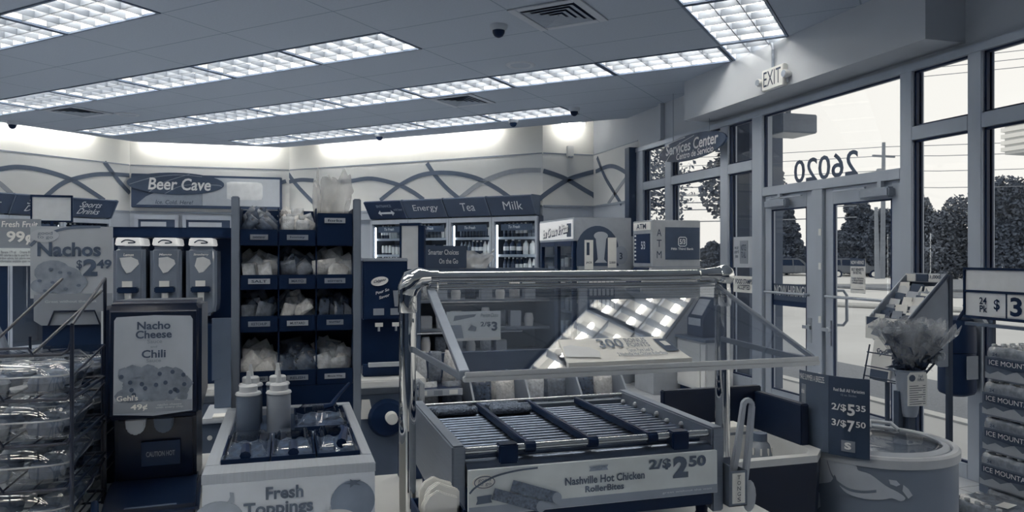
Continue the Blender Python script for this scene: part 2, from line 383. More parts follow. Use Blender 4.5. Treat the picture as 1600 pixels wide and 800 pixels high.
mb.build('louver', M['louv'], tf)
first = True
TN = {1: 'ceiling row over the food counter', 2: 'second ceiling row from the counter', 3: 'third ceiling row, running to the shop front', 4: 'ceiling row closest to the coolers', 0: 'added unseen row overhead at the counter', -1: 'added unseen row behind the viewer', -2: 'second added unseen row behind the viewer', -3: 'last added unseen row behind the viewer'}
for a, b, al in TROF:
    row = round((b - B0) / (T2 * 3)) + 2
    lab = ('recessed three-tube troffer light in the run along the entrance wall' if al == 'b' else 'recessed three-tube troffer light in the ' + TN.get(row, 'ceiling'))
    grp = 'troffers along the entrance' if al == 'b' else 'troffers in the ' + TN.get(row, 'ceiling')
    if al == 'a': x, y = ab(a + .006, b + T2 - .006); rz = 135 - 0; x, y = ab(a + .006, b + T2 - .006)
    else: x, y = ab(a + T2 - .006, b + .006); rz = 45
    if al == 'a':
        # local +x runs along +a; local +y must run along -b
        loc = (*ab(a + .006, b + T2 - .006), CEIL); rz = 135
    else:
        loc = (*ab(a + .006, b + .006), CEIL); rz = 45
    if first: tf.location = loc; tf.rotation_euler = (0, 0, R(rz)); tf['label'] = lab; tf['group'] = grp; first = False
    else: dup(tf, loc, rz, lab, grp)
# cove strips that wash the walls
for i, nm in ((2, 'side wall above the freezer'), (3, 'cooler wall'), (4, 'beer sign wall'), (5, 'sports drink wall')):
    Lw = wlen(i); d = (Vector(PC[(i + 1) % 7]) - Vector(PC[i])).normalized(); rz = math.degrees(math.atan2(d.y, d.x))
    k = max(1, int((Lw - .35) / 1.22)); seg = 1.16 if k > 1 else Lw - .4
    s0 = (Lw - (k * 1.2 if k > 1 else seg)) / 2
    for q in range(k):
        if i == 5 and q > 5: break
        x = s0 + q * 1.2
        t = thing('cove_light', 'hidden fluorescent strip lamp washing the ' + nm, 'cove light', wallpt(i, x, 3.54, .17), rz, 'cove strips over the ' + nm)
        MB().box(0, -.03, .02, seg, .03, .06).build('housing', M['white'], t)
        MB().tube([(.02, 0, 0), (seg - .02, 0, 0)], .016, 8).build('lamp_tube', M['cove'], t, smooth=True)
# bulkhead over the entrance
struct(MB().box(4.2, 4.16, 3.03, 4.549, 7.44, 3.459), 'wall_bulkhead', M['wallp'])
struct(MB().box(4.49, 8.55, 3.0, 4.549, 8.62, 3.458), 'trim_7', M['wallp'])

# ------------------------------------------------------------------ shop front
XF, XB = 4.5, 4.62
def posts(name, y0, y1, z0=0.0, z1=2.98, x0=XF, x1=XB):
    return struct(MB().box(x0, y0, z0, x1, y1, z1), name, M['alu'], bevel=.004)
POSTS = [(9.06, 9.26), (8.30, 8.45), (7.06, 7.205), (6.45, 6.62), (4.585, 4.70), (3.99, 4.10), (2.7, 2.8), (1.3, 1.4), (-.1, 0), (-2.0, -1.9), (-4.0, -3.9)]
for k, (a, b) in enumerate(POSTS): posts('trim_%d' % (k + 10), a, b)
struct(MB().box(4.40, 9.262, 0, 4.549, 9.40, 3.0), 'trim_21', M['dark'], bevel=.004)
struct(MB().box(XF - .01, -4.0, 2.93, XB, 9.26, 2.985), 'trim_20', M['alu'])
def window(k, y0, y1, zb=.12, zt=2.46):
    t = thing('window_%d' % k, None, None, (0, 0, 0)); t['kind'] = 'structure'
    mb = MB(); f = .035
    for z0, z1 in ((0, zb), (zt - .05, zt + .05)): mb.box(XF, y0, z0, XB, y1, z1)
    mb.build('frame', M['alu'], t, bevel=.003)
    mb = MB(); g = .016
    for za, zc in ((zb, zt - .05), (zt + .05, 2.93)):
        for ya, yb in ((y0, y0 + g), (y1 - g, y1)): mb.box(XF + .03, ya, za, XF + .055, yb, zc); mb.box(XF + .075, ya, za, XF + .09, yb, zc)
        mb.box(XF + .03, y0, za, XF + .055, y1, za + g); mb.box(XF + .03, y0, zc - g, XF + .055, y1, zc)
    mb.build('gasket', M['alud'], t)
    for za, zc in ((zb, zt - .05), (zt + .05, 2.93)): MB().box(XF + .062, y0, za, XF + .068, y1, zc).build('glass_pane', M['pane'], t)
    return t
window(1, 8.45, 9.06, .45); window(2, 7.205, 8.30, .45); window(3, 6.62, 7.06, .30); window(4, 4.10, 4.585, .10); window(5, 2.8, 3.99, .10); window(6, 1.4, 2.7, .10); window(7, 0, 1.3, .10); window(9, -1.9, -.1, .10); window(11, -3.9, -2.0, .10)  # windows behind the camera are unseen, added to let in side light
# transom over the doors, with the street number read from behind
t = thing('window_8', None, None); t['kind'] = 'structure'
MB().box(XF, 4.70, 2.13, XB, 6.45, 2.215).build('frame', M['alu'], t, bevel=.003)
mb = MB(); g = .016
for ya, yb in ((4.70, 4.70 + g), (6.45 - g, 6.45)): mb.box(XF + .03, ya, 2.215, XF + .055, yb, 2.93)
mb.box(XF + .03, 4.70, 2.914, XF + .055, 6.45, 2.93); mb.build('gasket', M['alud'], t)
MB().box(XF + .062, 4.70, 2.215, XF + .068, 6.45, 2.93).build('glass_pane', M['pane'], t)
nb = bpy.data.objects.new('street_number', None); C.objects.link(nb); nb.parent = t; nb.location = (XF + .06, 5.62, 2.32); nb.rotation_euler = (0, 0, R(-90))
for ch, cx in zip('02026', (-.335, -.165, 0, .165, .335)): pass
text('26020', M['signd'], nb, 0, -.002, 0.005, .83, .215, bold=.012, mirror=True, name='street_number')
struct(MB().box(XF, 5.575, 0, XB, 5.715, 2.13), 'trim_30', M['alu'], bevel=.004)
mb = MB()
for z in (.45, .95, 1.42, 1.72): mb.box(XF - .004, 5.585, z, XF, 5.62, z + .06)
struct(mb, 'trim_31', M['white'])
def door(k, y0, y1, hinge_hi):
    t = thing('door_%d' % k, None, None); t['kind'] = 'structure'
    x0, x1 = XF + .03, XF + .075; s = .10
    mb = MB().box(x0, y0, .012, x1, y0 + s, 2.127).box(x0, y1 - s, .012, x1, y1, 2.127).box(x0, y0 + s, 1.99, x1, y1 - s, 2.127).box(x0, y0 + s, .02, x1, y1 - s, .25)
    mb.build('leaf_frame', M['alu'], t, bevel=.003)
    MB().box(x0 + .02, y0 + s, .25, x0 + .026, y1 - s, 1.99).build('glass_pane', M['pane'], t)
    mb = MB(); g = .014
    for ya, yb in ((y0 + s, y0 + s + g), (y1 - s - g, y1 - s)): mb.box(x0 + .002, ya, .25, x0 + .019, yb, 1.99)
    mb.box(x0 + .002, y0 + s, .25, x0 + .019, y1 - s, .25 + g).box(x0 + .002, y0 + s, 1.99 - g, x0 + .019, y1 - s, 1.99)
    mb.build('gasket', M['alud'], t)
    MB().tube([(x0 - .012, y0 + .05, 1.19), (x0 - .05, y0 + .06, 1.19), (x0 - .05, y1 - .06, 1.19), (x0 - .012, y1 - .05, 1.19)], .013, 10).build('push_bar', M['steel'], t, smooth=True)
    hy = y0 + .06 if not hinge_hi else y1 - .40
    MB().box(x0 - .075, hy, 2.0, x0 - .002, hy + .32, 2.08).build('door_closer', M['grey'], t, bevel=.012)
    MB().box(x0 - .05, hy + .28, 2.088, x0 - .03, hy + .66 if not hinge_hi else hy - .2, 2.1).box(x0 - .05, hy + .1, 2.08, x0 - .02, hy + .14, 2.13).build('closer_arm', M['alu'], t)
    py = y1 - .05 if not hinge_hi else y0 + .05
    MB().tube([(x1, py - .03, 1.24), (x1 + .06, py - .05, 1.24), (x1 + .07, py - .08, 1.2), (x1 + .07, py - .08, .98), (x1 + .06, py - .05, .94), (x1, py - .03, .94)] if not hinge_hi else [(x1, py, 1.24), (x1 + .06, py, 1.24), (x1 + .06, py, .94), (x1, py, .94)], .013, 8).build('pull_handle', M['steel'], t, smooth=True)
    MB().lathe([(.035, 0), (.03, -.02), (.018, -.022), (.018, -.035)], 14, (x0, py, .90), 'x').box(x0 - .05, py - .05, .885, x0 - .034, py + .05, .915).box(x0 - .012, py - .03, .76, x0, py + .03, .98).build('lock', M['steel'], t, smooth=False)
    return t
d2 = door(2, 4.71, 5.57, False); d1 = door(1, 5.72, 6.44, True)
# recessed entrance mat
mt = thing('entrance_mat', 'ribbed metal entrance mat set in the floor before the doors', 'mat', (4.16, 5.5, .002))
MB().box(-.3, -1.0, 0, .3, 1.0, .006).build('mat_pile', M['grey'], mt)
mb = MB()
for k in range(14): mb.box(-.29 + k * .043, -1.0, .006, -.266 + k * .043, 1.0, .016)
mb.build('mat_rail', M['greyd'], mt)
mb = MB()
for a in ((-.33, -1.03, -.3, 1.03), (.3, -1.03, .33, 1.03), (-.3, -1.03, .3, -1.0), (-.3, 1.0, .3, 1.03)): mb.box(a[0], a[1], 0, a[2], a[3], .02)
mb.build('mat_frame', M['steel'], mt)

# ------------------------------------------------------------------ outside
MO = {'conc': mat('outdoor_concrete', 182, k=.86, rough=.75, noise=.10, scale=.35, bump=.05), 'asph': mat('outdoor_asphalt', 118, k=.86, rough=.9, noise=.22, scale=55),
      'kerb': mat('outdoor_kerb', 195, k=.86, rough=.8), 'grass': mat('outdoor_grass', 120, k=.86, rough=.95, noise=.25, scale=3), 'road': mat('outdoor_road', 188, k=.86, rough=.8, noise=.05, scale=.4),
      'leaf': mat('leaf_dark', 72, k=.66, rough=.7, noise=.35, scale=.9), 'leaf2': mat('leaf_mid', 92, k=.64, rough=.7, noise=.35, scale=.9), 'bark': mat('bark', 55, k=.5, rough=.9, noise=.2),
      'pole': mat('weathered_pole', 110, k=.6, rough=.9), 'wire': mat('overhead_wire', 120, k=.8, rough=.6), 'car': mat('car_paint', 96, k=.95, rough=.25, coat=.6), 'cglass': mat('car_glass', 34, k=.95, rough=.35, spec=.15), 'tyre': mat('tyre', 22, k=.7, rough=.8)}
GZ = -.12
struct(MB().prism([(4.67, -20), (70, -20), (52, 30), (36, 48), (4.67, 90)], GZ - .3, GZ - .02), 'ground', MO['conc'])
struct(MB().box(4.67, -60, -1.0, 190, 220, -.47), 'ground_far', MO['conc'])
struct(MB().box(4.64, -20, GZ - .1, 6.0, 60, -.02), 'ground_sidewalk', MO['conc'])
struct(MB().box(6.0, -20, GZ - .1, 6.16, 60, 0.0), 'ground_kerb', MO['kerb'])
struct(MB().box(6.3, -20, GZ - .1, 8.3, 60, GZ), 'ground_asphalt', MO['asph'])
struct(MB().prism([(19.6, 17), (22.4, 17), (26.5, 26), (17, 26.5), (15.5, 24)], GZ, .02), 'ground_island', MO['kerb'], bevel=.05)
struct(MB().prism([(23, 21.5), (60, 5), (60, 9), (25, 25)], GZ, .06), 'ground_verge', MO['grass'])
struct(MB().prism([(28, 29), (64, 6), (52, 30), (36, 47.5), (26, 46)], GZ, GZ + .1), 'ground_lawn', MO['grass'])
struct(MB().prism([(24, 36), (34, 33), (40, 43), (36, 47.5), (25, 50)], GZ + .1, GZ + .14), 'ground_lot', MO['road'])
def leaf_cards(mb, c, rad, n, size, flat=.0):
    for _ in range(n):
        while True:
            p = Vector((random.uniform(-1, 1), random.uniform(-1, 1), random.uniform(-1, 1)))
            if .25 < p.length < 1: break
        q = Vector((p.x * rad[0], p.y * rad[1], p.z * rad[2])) + Vector(c)
        u = Vector((random.gauss(0, 1), random.gauss(0, 1), random.gauss(0, .7))).normalized(); w_ = u.cross(Vector((random.gauss(0, 1), random.gauss(0, 1), random.gauss(0, 1)))).normalized()
        s_ = size * random.uniform(.6, 1.3); u *= s_; w_ *= s_ * .6
        mb._add([q - u, q + w_, q + u, q - w_], [(0, 1, 2, 3)])
def tree(label, loc, h, blobs, n, size, m='leaf', trunk=.12, group=None, low=.0):
    t = thing('tree', label, 'tree', loc, 0, group)
    mb = MB()
    for c, rad, wgt in blobs: leaf_cards(mb, c, rad, int(n * wgt), size)
    mb.build('crown', MO[m], t)
    mb = MB().tube([(0, 0, 0), (.05, .02, h * .35), (-.03, .04, h * .8)], [trunk, trunk * .8, trunk * .3], 8)
    for c, rad, wgt in blobs[:6]: mb.tube([(0, 0, h * .25), (c[0] * .5, c[1] * .5, (h * .25 + c[2]) * .55), c], [trunk * .5, trunk * .35, trunk * .1], 6)
    mb.build('trunk', MO['bark'], t, smooth=True)
    return t
def cone_blobs(h, r0, n=9): return [((random.uniform(-.15, .15) * r0, random.uniform(-.15, .15) * r0, h * (.12 + .85 * i / n)), (r0 * (1 - i / n * .9), r0 * (1 - i / n * .9), h / n * .75), (1 - i / n) ** 1.3 + .08) for i in range(n)]
def puff_blobs(h, r, n=9): return [((random.uniform(-.6, .6) * r, random.uniform(-.6, .6) * r, h * random.uniform(.35, .85)), (r * random.uniform(.4, .6),) * 2 + (h * random.uniform(.18, .28),), 1.0) for _ in range(n)]
tree('dark pointed evergreen tree standing behind the parked car', (50.8, 68.5, -.6), 8.6, cone_blobs(8.6, 2.9), 9000, .17, 'leaf', .16)
tree('tall bushy tree with a pointed top seen through the door with the poster', (55.9, 63.6, -.6), 9.3, cone_blobs(9.3, 3.9, 8), 9000, .18, 'leaf', .2)
for k, (x, y, h, r, lab) in enumerate([(42.0, 43.9, 5.0, 2.5, 'low round tree beside the utility pole'), (41.0, 39.5, 5.5, 2.6, 'broad round tree filling the narrow window beside the door'), (42.0, 35.4, 6.2, 2.6, 'tall round tree half behind the window post by the door'),
                                       (43.0, 31.2, 5.6, 2.6, 'round tree seen above the price board'), (44.0, 27.0, 5.2, 2.6, 'round tree at the edge of the price board window'), (41.0, 58.5, 3.3, 2.0, 'small round tree peeping out beside the pointed evergreen'), (37.5, 60.5, 2.4, 2.0, 'round shrubby tree at the far side of the evergreen')]):
    x, y, h, r = x * 1.3, y * 1.3, h * 1.3 + .45, r * 1.3
    tree(lab, (x, y, -.6), h, [((0, 0, h * .3), (r * .85, r * .85, h * .3), 1.6), ((.2 * r, -.3 * r, h * .22), (r * .8, r * .7, h * .22), 1.2)] + puff_blobs(h, r * .8, 8), 1600, .17, 'leaf2' if k % 2 else 'leaf', .16)
# young street tree with thin branches close to the shop
tb = thing('tree', 'thin branching young tree close outside behind the services sign', 'tree', (8.5, 15.8, -.1))
mb = MB(); br = MB(); br.tube([(0, 0, 0), (.05, 0, 1.5), (.0, .1, 3.4), (.1, .1, 5.2)], [.07, .06, .045, .015], 8)
for k in range(34):
    z = random.uniform(1.5, 4.8); an = random.uniform(0, 6.28); ln = random.uniform(.9, 2.0) * (1.2 - z / 8)
    p = Vector((0, 0, z)); q = p + Vector((math.cos(an), math.sin(an), .25)) * ln; mid = (p + q) / 2 + Vector((0, 0, .12))
    br.tube([p, mid, q], [.016, .011, .004], 5)
    for j in range(20):
        s_ = random.uniform(.25, 1.05); c = p.lerp(q, s_) + Vector((random.gauss(0, .13), random.gauss(0, .13), random.gauss(0, .13)))
        leaf_cards(mb, c, (.1, .1, .1), 3, .06)
mb.build('crown', MO['leaf'], tb); br.build('trunk', MO['bark'], tb, smooth=True)
tree('dense leafy tree outside at the corner of the door transom', (12.4, 18.6, -.1), 5.6, [((0, 0, 4.3), (.8, .8, 1.3), 1.0), ((.3, -.4, 3.4), (.7, .7, .9), .6), ((-.4, .2, 3.6), (.8, .8, 1.0), .8)], 1500, .09, 'leaf', .1)
# utility poles and wires
def upole(label, x, y, h, arm, lean=0):
    t = thing('street_pole', label, 'utility pole', (x, y, -.1))
    MB().tube([(0, 0, 0), (lean * .5, 0, h * .5), (lean, 0, h)], [.17, .15, .11], 10).build('pole', MO['pole'], t, smooth=True)
    if arm: MB().box(lean - arm, -.06, h - 1.0, lean + arm, .06, h - .86).build('crossarm', MO['pole'], t); MB().lathe([(.18, 0), (.2, .1), (.2, .55), (.15, .62)], 10, (lean - .35, 0, h - 2.4)).build('transformer', MO['pole'], t, smooth=True)
    return t
upole('wooden utility pole with crossarm above the trees', 38.5, 41.7, 9.3, .9, .1)
upole('bare slanted pole beside the wooden utility pole', 37.8, 41.4, 4.9, 0, -.1)
upole('short distant pole with crossarm over the round trees', 62.0, 55.5, 8.4, 1.0)
upole('grey utility pole seen in the narrow end window', 13.3, 27.6, 4.6, .35)
def wire(label, pts): tag(MB().tube(pts, .022, 4).build('street_wire', MO['wire']), label, 'wire', 'overhead wires along the road')
def sag(p, q, s_=.35): return [Vector(p).lerp(Vector(q), i / 12) - Vector((0, 0, s_ * 4 * (i / 12) * (1 - i / 12))) for i in range(13)]
for k, (za, zb) in enumerate([(8.9, 8.9), (8.3, 8.2), (7.3, 7.2), (6.2, 6.1)]):
    wire('overhead wire running along the road outside the shop', sag((8, 66, za + .6), (38.6, 41.7, za)) + sag((38.6, 41.7, zb), (70, 17, zb + .5))[1:])
for k in range(3): wire('overhead wire running along the road outside the shop', sag((30, 50, 13.6 + k * .5), (60, 21, 13.9 + k * .55)))
for k, z in enumerate((4.1, 4.45, 3.5, 3.0, 3.8)): wire('overhead wire running along the road outside the shop', sag((6, 30, z), (24, 27.5, z + .25), .15))
# canopy of the pump island and the overhang above the shop front
cn = thing('pump_canopy', 'white ribbed canopy edge of the pump island outside', 'canopy', (27.5, 20.6, 0))
mb = MB()
for k in range(5): mb.box(0, -9, 5.72 + k * .26, 8, 2.9, 5.88 + k * .26)
mb.build('fascia_rib', M['paper'], cn); MB().box(.1, -9, 5.6, 8, 2.8, 7.0).build('canopy_body', MO['kerb'], cn); MB().box(4, -2, -.1, 4.4, -1.6, 5.6).build('column', MO['pole'], cn)
struct(MB().box(4.67, -6, 3.06, 5.9, 3.7, 3.35), 'ceiling_overhang', M['wallp'])
ob = thing('outdoor_lamp_box', 'grey box lamp hung outside above the door transom', 'outdoor lamp', (5.25, 7.05, 2.86)); MB().box(-.22, -.2, 0, .22, .2, .2).build('housing', M['grey'], ob, bevel=.01); MB().box(-.02, -.02, .2, .02, .02, .5).build('stem', M['grey'], ob); MB().box(-.19, -.17, -.006, .19, .17, 0).build('lens', M['white'], ob)
struct(MB().box(5.05, 6.8, 3.34, 5.6, 7.3, 3.4).box(4.67, 3.7, 3.38, 5.7, 9.4, 3.42), 'ceiling_soffit', M['wallp'])
struct(MB().box(5.15, 7.62, -.1, 5.6, 8.02, 3.4), 'column_outside', M['greyd'])
# car
def suv(label, loc, rz):
    t = thing('car', label, 'car', loc, rz)
    prof = [(-2.3, .45), (-2.35, .9), (-2.25, 1.05), (-2.1, 1.68), (-1.9, 1.76), (.2, 1.78), (.5, 1.72), (1.15, 1.12), (2.15, .98), (2.35, .8), (2.35, .45)]
    MB().prism(prof, -.92, .92, 'y').build('body', MO['car'], t, bevel=.06)
    for s_ in (-1, 1):
        y = s_ * .935
        for pl in ([(-1.95, 1.15), (-1.9, 1.62), (-1.25, 1.66), (-1.2, 1.15)], [(-1.1, 1.14), (-1.12, 1.67), (-.25, 1.67), (-.2, 1.13)], [(-.1, 1.13), (-.12, 1.67), (.35, 1.64), (.85, 1.13)]):
            MB().prism(pl, y - .01, y + .01, 'y').build('side_window', MO['cglass'], t)
        for x in (-1.45, 1.5):
            wv = MB().lathe([(.2, -.1), (.36, -.1), (.38, 0), (.36, .1), (.2, .1)], 20, (x, s_ * .85, .38), 'y', ring=True).build('wheel', MO['tyre'], t, smooth=True)
            MB().lathe([(.22, -.0), (.22, .02), (.05, .03)], 12, (x, s_ * .96, .38), 'y').build('hubcap', M['white'], wv, smooth=True)
    MB().box(-2.37, -.8, .5, -2.3, .8, .68).box(2.3, -.8, .5, 2.38, .8, .68).build('bumper', M['greyd'], t)
    MB().box(-1.9, -.75, 1.77, .1, -.7, 1.82).box(-1.9, .7, 1.77, .1, .75, 1.82).build('roof_rail', M['alud'], t)
    return t
suv('grey sport utility vehicle parked under the evergreen tree', (44.6, 58.9, -.45), -37)
suv('second vehicle parked farther along, mostly behind the door stile', (49.2, 56.6, -.45), -37)
hy = tag(MB().tube([(0, 0, 0), (0, 0, 1.5)], .03, 6).box(-.12, -.03, .7, .12, .03, 1.6).build('marker_post', M['paper'], loc=(30.2, 41.3, .03)), 'thin white marker post at the edge of the lot by the car', 'post')
fn = thing('rail_fence', 'low white fence far behind the grass strip', 'fence', (49, 31, -.62), -50)
mb = MB().box(0, -.05, .9, 8, .05, 1.05)
mb.build('rail', M['paper'], fn)
for k in range(9): MB().box(k - .07, -.07, 0, k + .07, .07, 1.05).build('post', M['paper'], fn)
# ------------------------------------------------------------------ ceiling fixtures
def wx(x0, y0=0.0): return lambda p: (x0 + p[1], y0 - p[0], p[2])          # lettering turned to face -X
def dome(loc, label, first=[None]):
    if first[0] is None:
        t = thing('dome_camera', label, 'security camera', loc, 0, 'dome cameras')
        MB().lathe([(.001, 0), (.075, 0), (.072, -.025), (.058, -.045), (.001, -.045)], 20).build('housing', M['signm'], t, smooth=True)
        MB().lathe([(.052, -.045), (.05, -.065), (.036, -.09), (.015, -.102), (.001, -.104)], 20).build('dome', M['black'], t, smooth=True)
        first[0] = t; return t
    return dup(first[0], loc, 0, label)
for loc, lab in [((1.69, 6.06), 'dome security camera beside the big square air diffuser'), ((3.58, 9.18), 'dome security camera by the ceiling corner at the entrance wall'), ((3.06, 10.2), 'dome security camera over the milk cooler door'),
                 ((1.40, 12.0), 'dome security camera on the ceiling edge over the energy cooler'), ((-3.76, 12.4), 'dome security camera on the ceiling edge over the sports drink coolers')]:
    dome((*loc, CEIL), lab)
def vent(a, b, s, label, f=None):
    t = thing('air_diffuser', label, 'air vent', (*ab(a + s / 2, b + s / 2), CEIL), 45)
    h = s / 2; mb = MB()
    for x0, x1, y0, y1 in ((-h, h, -h, -h + .07), (-h, h, h - .07, h), (-h, -h + .07, -h + .07, h - .07), (h - .07, h, -h + .07, h - .07)): mb.box(x0, y0, -.012, x1, y1, -.001)
    mb.build('flange', M['signm'], t, bevel=.003)
    MB().box(-h + .07, -h + .07, -.006, h - .07, h - .07, -.001).build('throat', M['black'], t)
    for k in range(4):
        q = h - .09 - k * .055
        if q < .03: break
        mb = MB()
        for sx, sy in ((1, 0), (-1, 0), (0, 1), (0, -1)):
            o, i = q, q - .042
            P = [(-o, -o), (o, -o), (i, -i), (-i, -i)]
            an = {(0, -1): 0, (1, 0): 90, (0, 1): 180, (-1, 0): 270}[(sx, sy)]; ca, sa = math.cos(R(an)), math.sin(R(an))
            P = [(x * ca - y * sa, x * sa + y * ca) for x, y in P]
            z = [-.018, -.018, -.007, -.007]
            mb.hexa([(P[j][0], P[j][1], z[j]) for j in range(4)] + [(P[j][0], P[j][1], z[j] + .002) for j in range(4)])
        mb.build('blade_ring', M['grey'], t)
    return t
vent(A0 + T2, B0, T2, 'large square air diffuser in the ceiling near the counter'); vent(4.67, 7.6, T2, 'square air vent with dark grille in the middle of the ceiling'); vent(9.54, 5.78, T2, 'square air vent with dark grille near the sports drink wall')
def speaker(loc, label):
    t = thing('ceiling_speaker', label, 'speaker', (*loc, CEIL))
    MB().lathe([(.10, -.002), (.115, -.012), (.135, -.012), (.15, -.001)], 28, ring=True).build('rim', M['signm'], t, smooth=True)
    MB().lathe([(.001, -.006), (.1, -.005), (.1, -.001)], 28).build('grille', M['ceil'], t)
speaker((2.25, 7.25), 'round ceiling speaker between the two light rows by the dome camera'); speaker((-2.07, 11.3), 'round ceiling speaker close to the far corner of the ceiling')
# exit sign on the bulkhead
t = thing('exit_sign', 'white EXIT sign with two emergency lamps on the bulkhead over the doors', 'exit sign', (4.2, 5.8, 3.035))
MB().box(-.05, -.155, 0, -.001, .155, .19).build('sign_body', M['white'], t, bevel=.006)
text('EXIT', M['ink'], t, 0, -.0515, .10, .25, .135, bold=.0, warp=wx(0))
for s_ in (-1, 1):
    lp = MB().lathe([(.001, 0), (.035, 0), (.035, .03), (.02, .07), (.001, .075)], 14, (-.07, s_ * .19, .09), 'x').build('emergency_lamp', M['white'], t, smooth=True)
    MB().lathe([(.001, -.004), (.03, -.004), (.03, 0)], 14, (-.07, s_ * .19, .09), 'x').build('lens', M['grey'], lp)
    MB().tube([(-.03, s_ * .155, .09), (-.03, s_ * .18, .09), (-.02, s_ * .18, .02)], .012, 8).build('lamp_arm', M['signm'], t)
mb = MB(); mb.tube([(-.02, .03, .19), (-.02, .03, .36), (-.02, .05, .42)], .012, 8)
for k in range(14): mb.lathe([(.012, 0), (.015, .004), (.012, .008)], 8, (-.02, .03, .195 + k * .012))
mb.build('conduit', M['grey'], t)
t = thing('wall_sensor', 'small white sensor box high on the wall above the freezer', 'sensor', (4.15, 10.847, 3.06)); MB().box(-.05, -.07, 0, .05, 0, .16).build('housing', M['white'], t, bevel=.008); MB().box(-.03, -.09, -.02, .03, -.03, 0).build('lens', M['grey'], t)

# ------------------------------------------------------------------ coolers and bottles
M['liqd'] = mat('dark_drink', 40, k=.55, rough=.15); M['liqm'] = mat('mid_drink', 105, k=.5, rough=.15); M['liql'] = mat('pale_drink', 205, k=.7, rough=.2); M['lab1'] = mat('pale_label', 215, k=.7); M['lab2'] = mat('dark_label', 60, k=.5)
M['ctube'] = mat('cooler_light_glow', 240, emit=8.0, ev=240); M['shelf'] = mat('shelf_wire', 95, k=.5, rough=.4); M['cglass'] = glassy('cooler_glass', 1.4, (.9, .93, .96))
M['cin'] = mat('cooler_interior', 60, k=.6, rough=.6)
def bottle_mesh(kind, mats):
    mb = MB()
    if kind == 0:
        mb.lathe([(.001, 0), (.03, 0), (.033, .02), (.033, .06)], 10).use(1).lathe([(.0335, .06), (.0335, .12)], 10).use(0).lathe([(.033, .12), (.03, .145), (.014, .185), (.013, .2)], 10).use(2).lathe([(.015, .2), (.015, .222), (.001, .222)], 10)
    elif kind == 1:
        mb.lathe([(.001, 0), (.025, 0), (.027, .01), (.027, .03)], 10).use(1).lathe([(.0272, .03), (.0272, .13)], 10).use(2).lathe([(.027, .13), (.023, .158), (.001, .158)], 10)
    else:
        mb.lathe([(.001, 0), (.05, 0), (.055, .02), (.055, .07)], 10).use(1).lathe([(.0555, .07), (.0555, .14)], 10).use(0).lathe([(.055, .14), (.05, .18), (.02, .22), (.02, .235)], 10).use(2).lathe([(.023, .235), (.023, .258), (.001, .258)], 10)
    return mb
proto = {}
def bottle(kind, var):
    key = (kind, var)
    if key not in proto:
        ms = [[M['liqd'], M['lab1'], M['white']], [M['liqm'], M['lab2'], M['black']], [M['liql'], M['lab1'], M['greyd']], [M['liqd'], M['lab2'], M['white']]][var]
        o = bottle_mesh(kind, ms).build('bottle' if kind != 1 else 'drink_can', ms, smooth=True); proto[key] = o; o['category'] = 'bottle' if kind != 1 else 'can'; return o, True
    o = proto[key].copy(); C.objects.link(o); return o, False
UNIT = .79
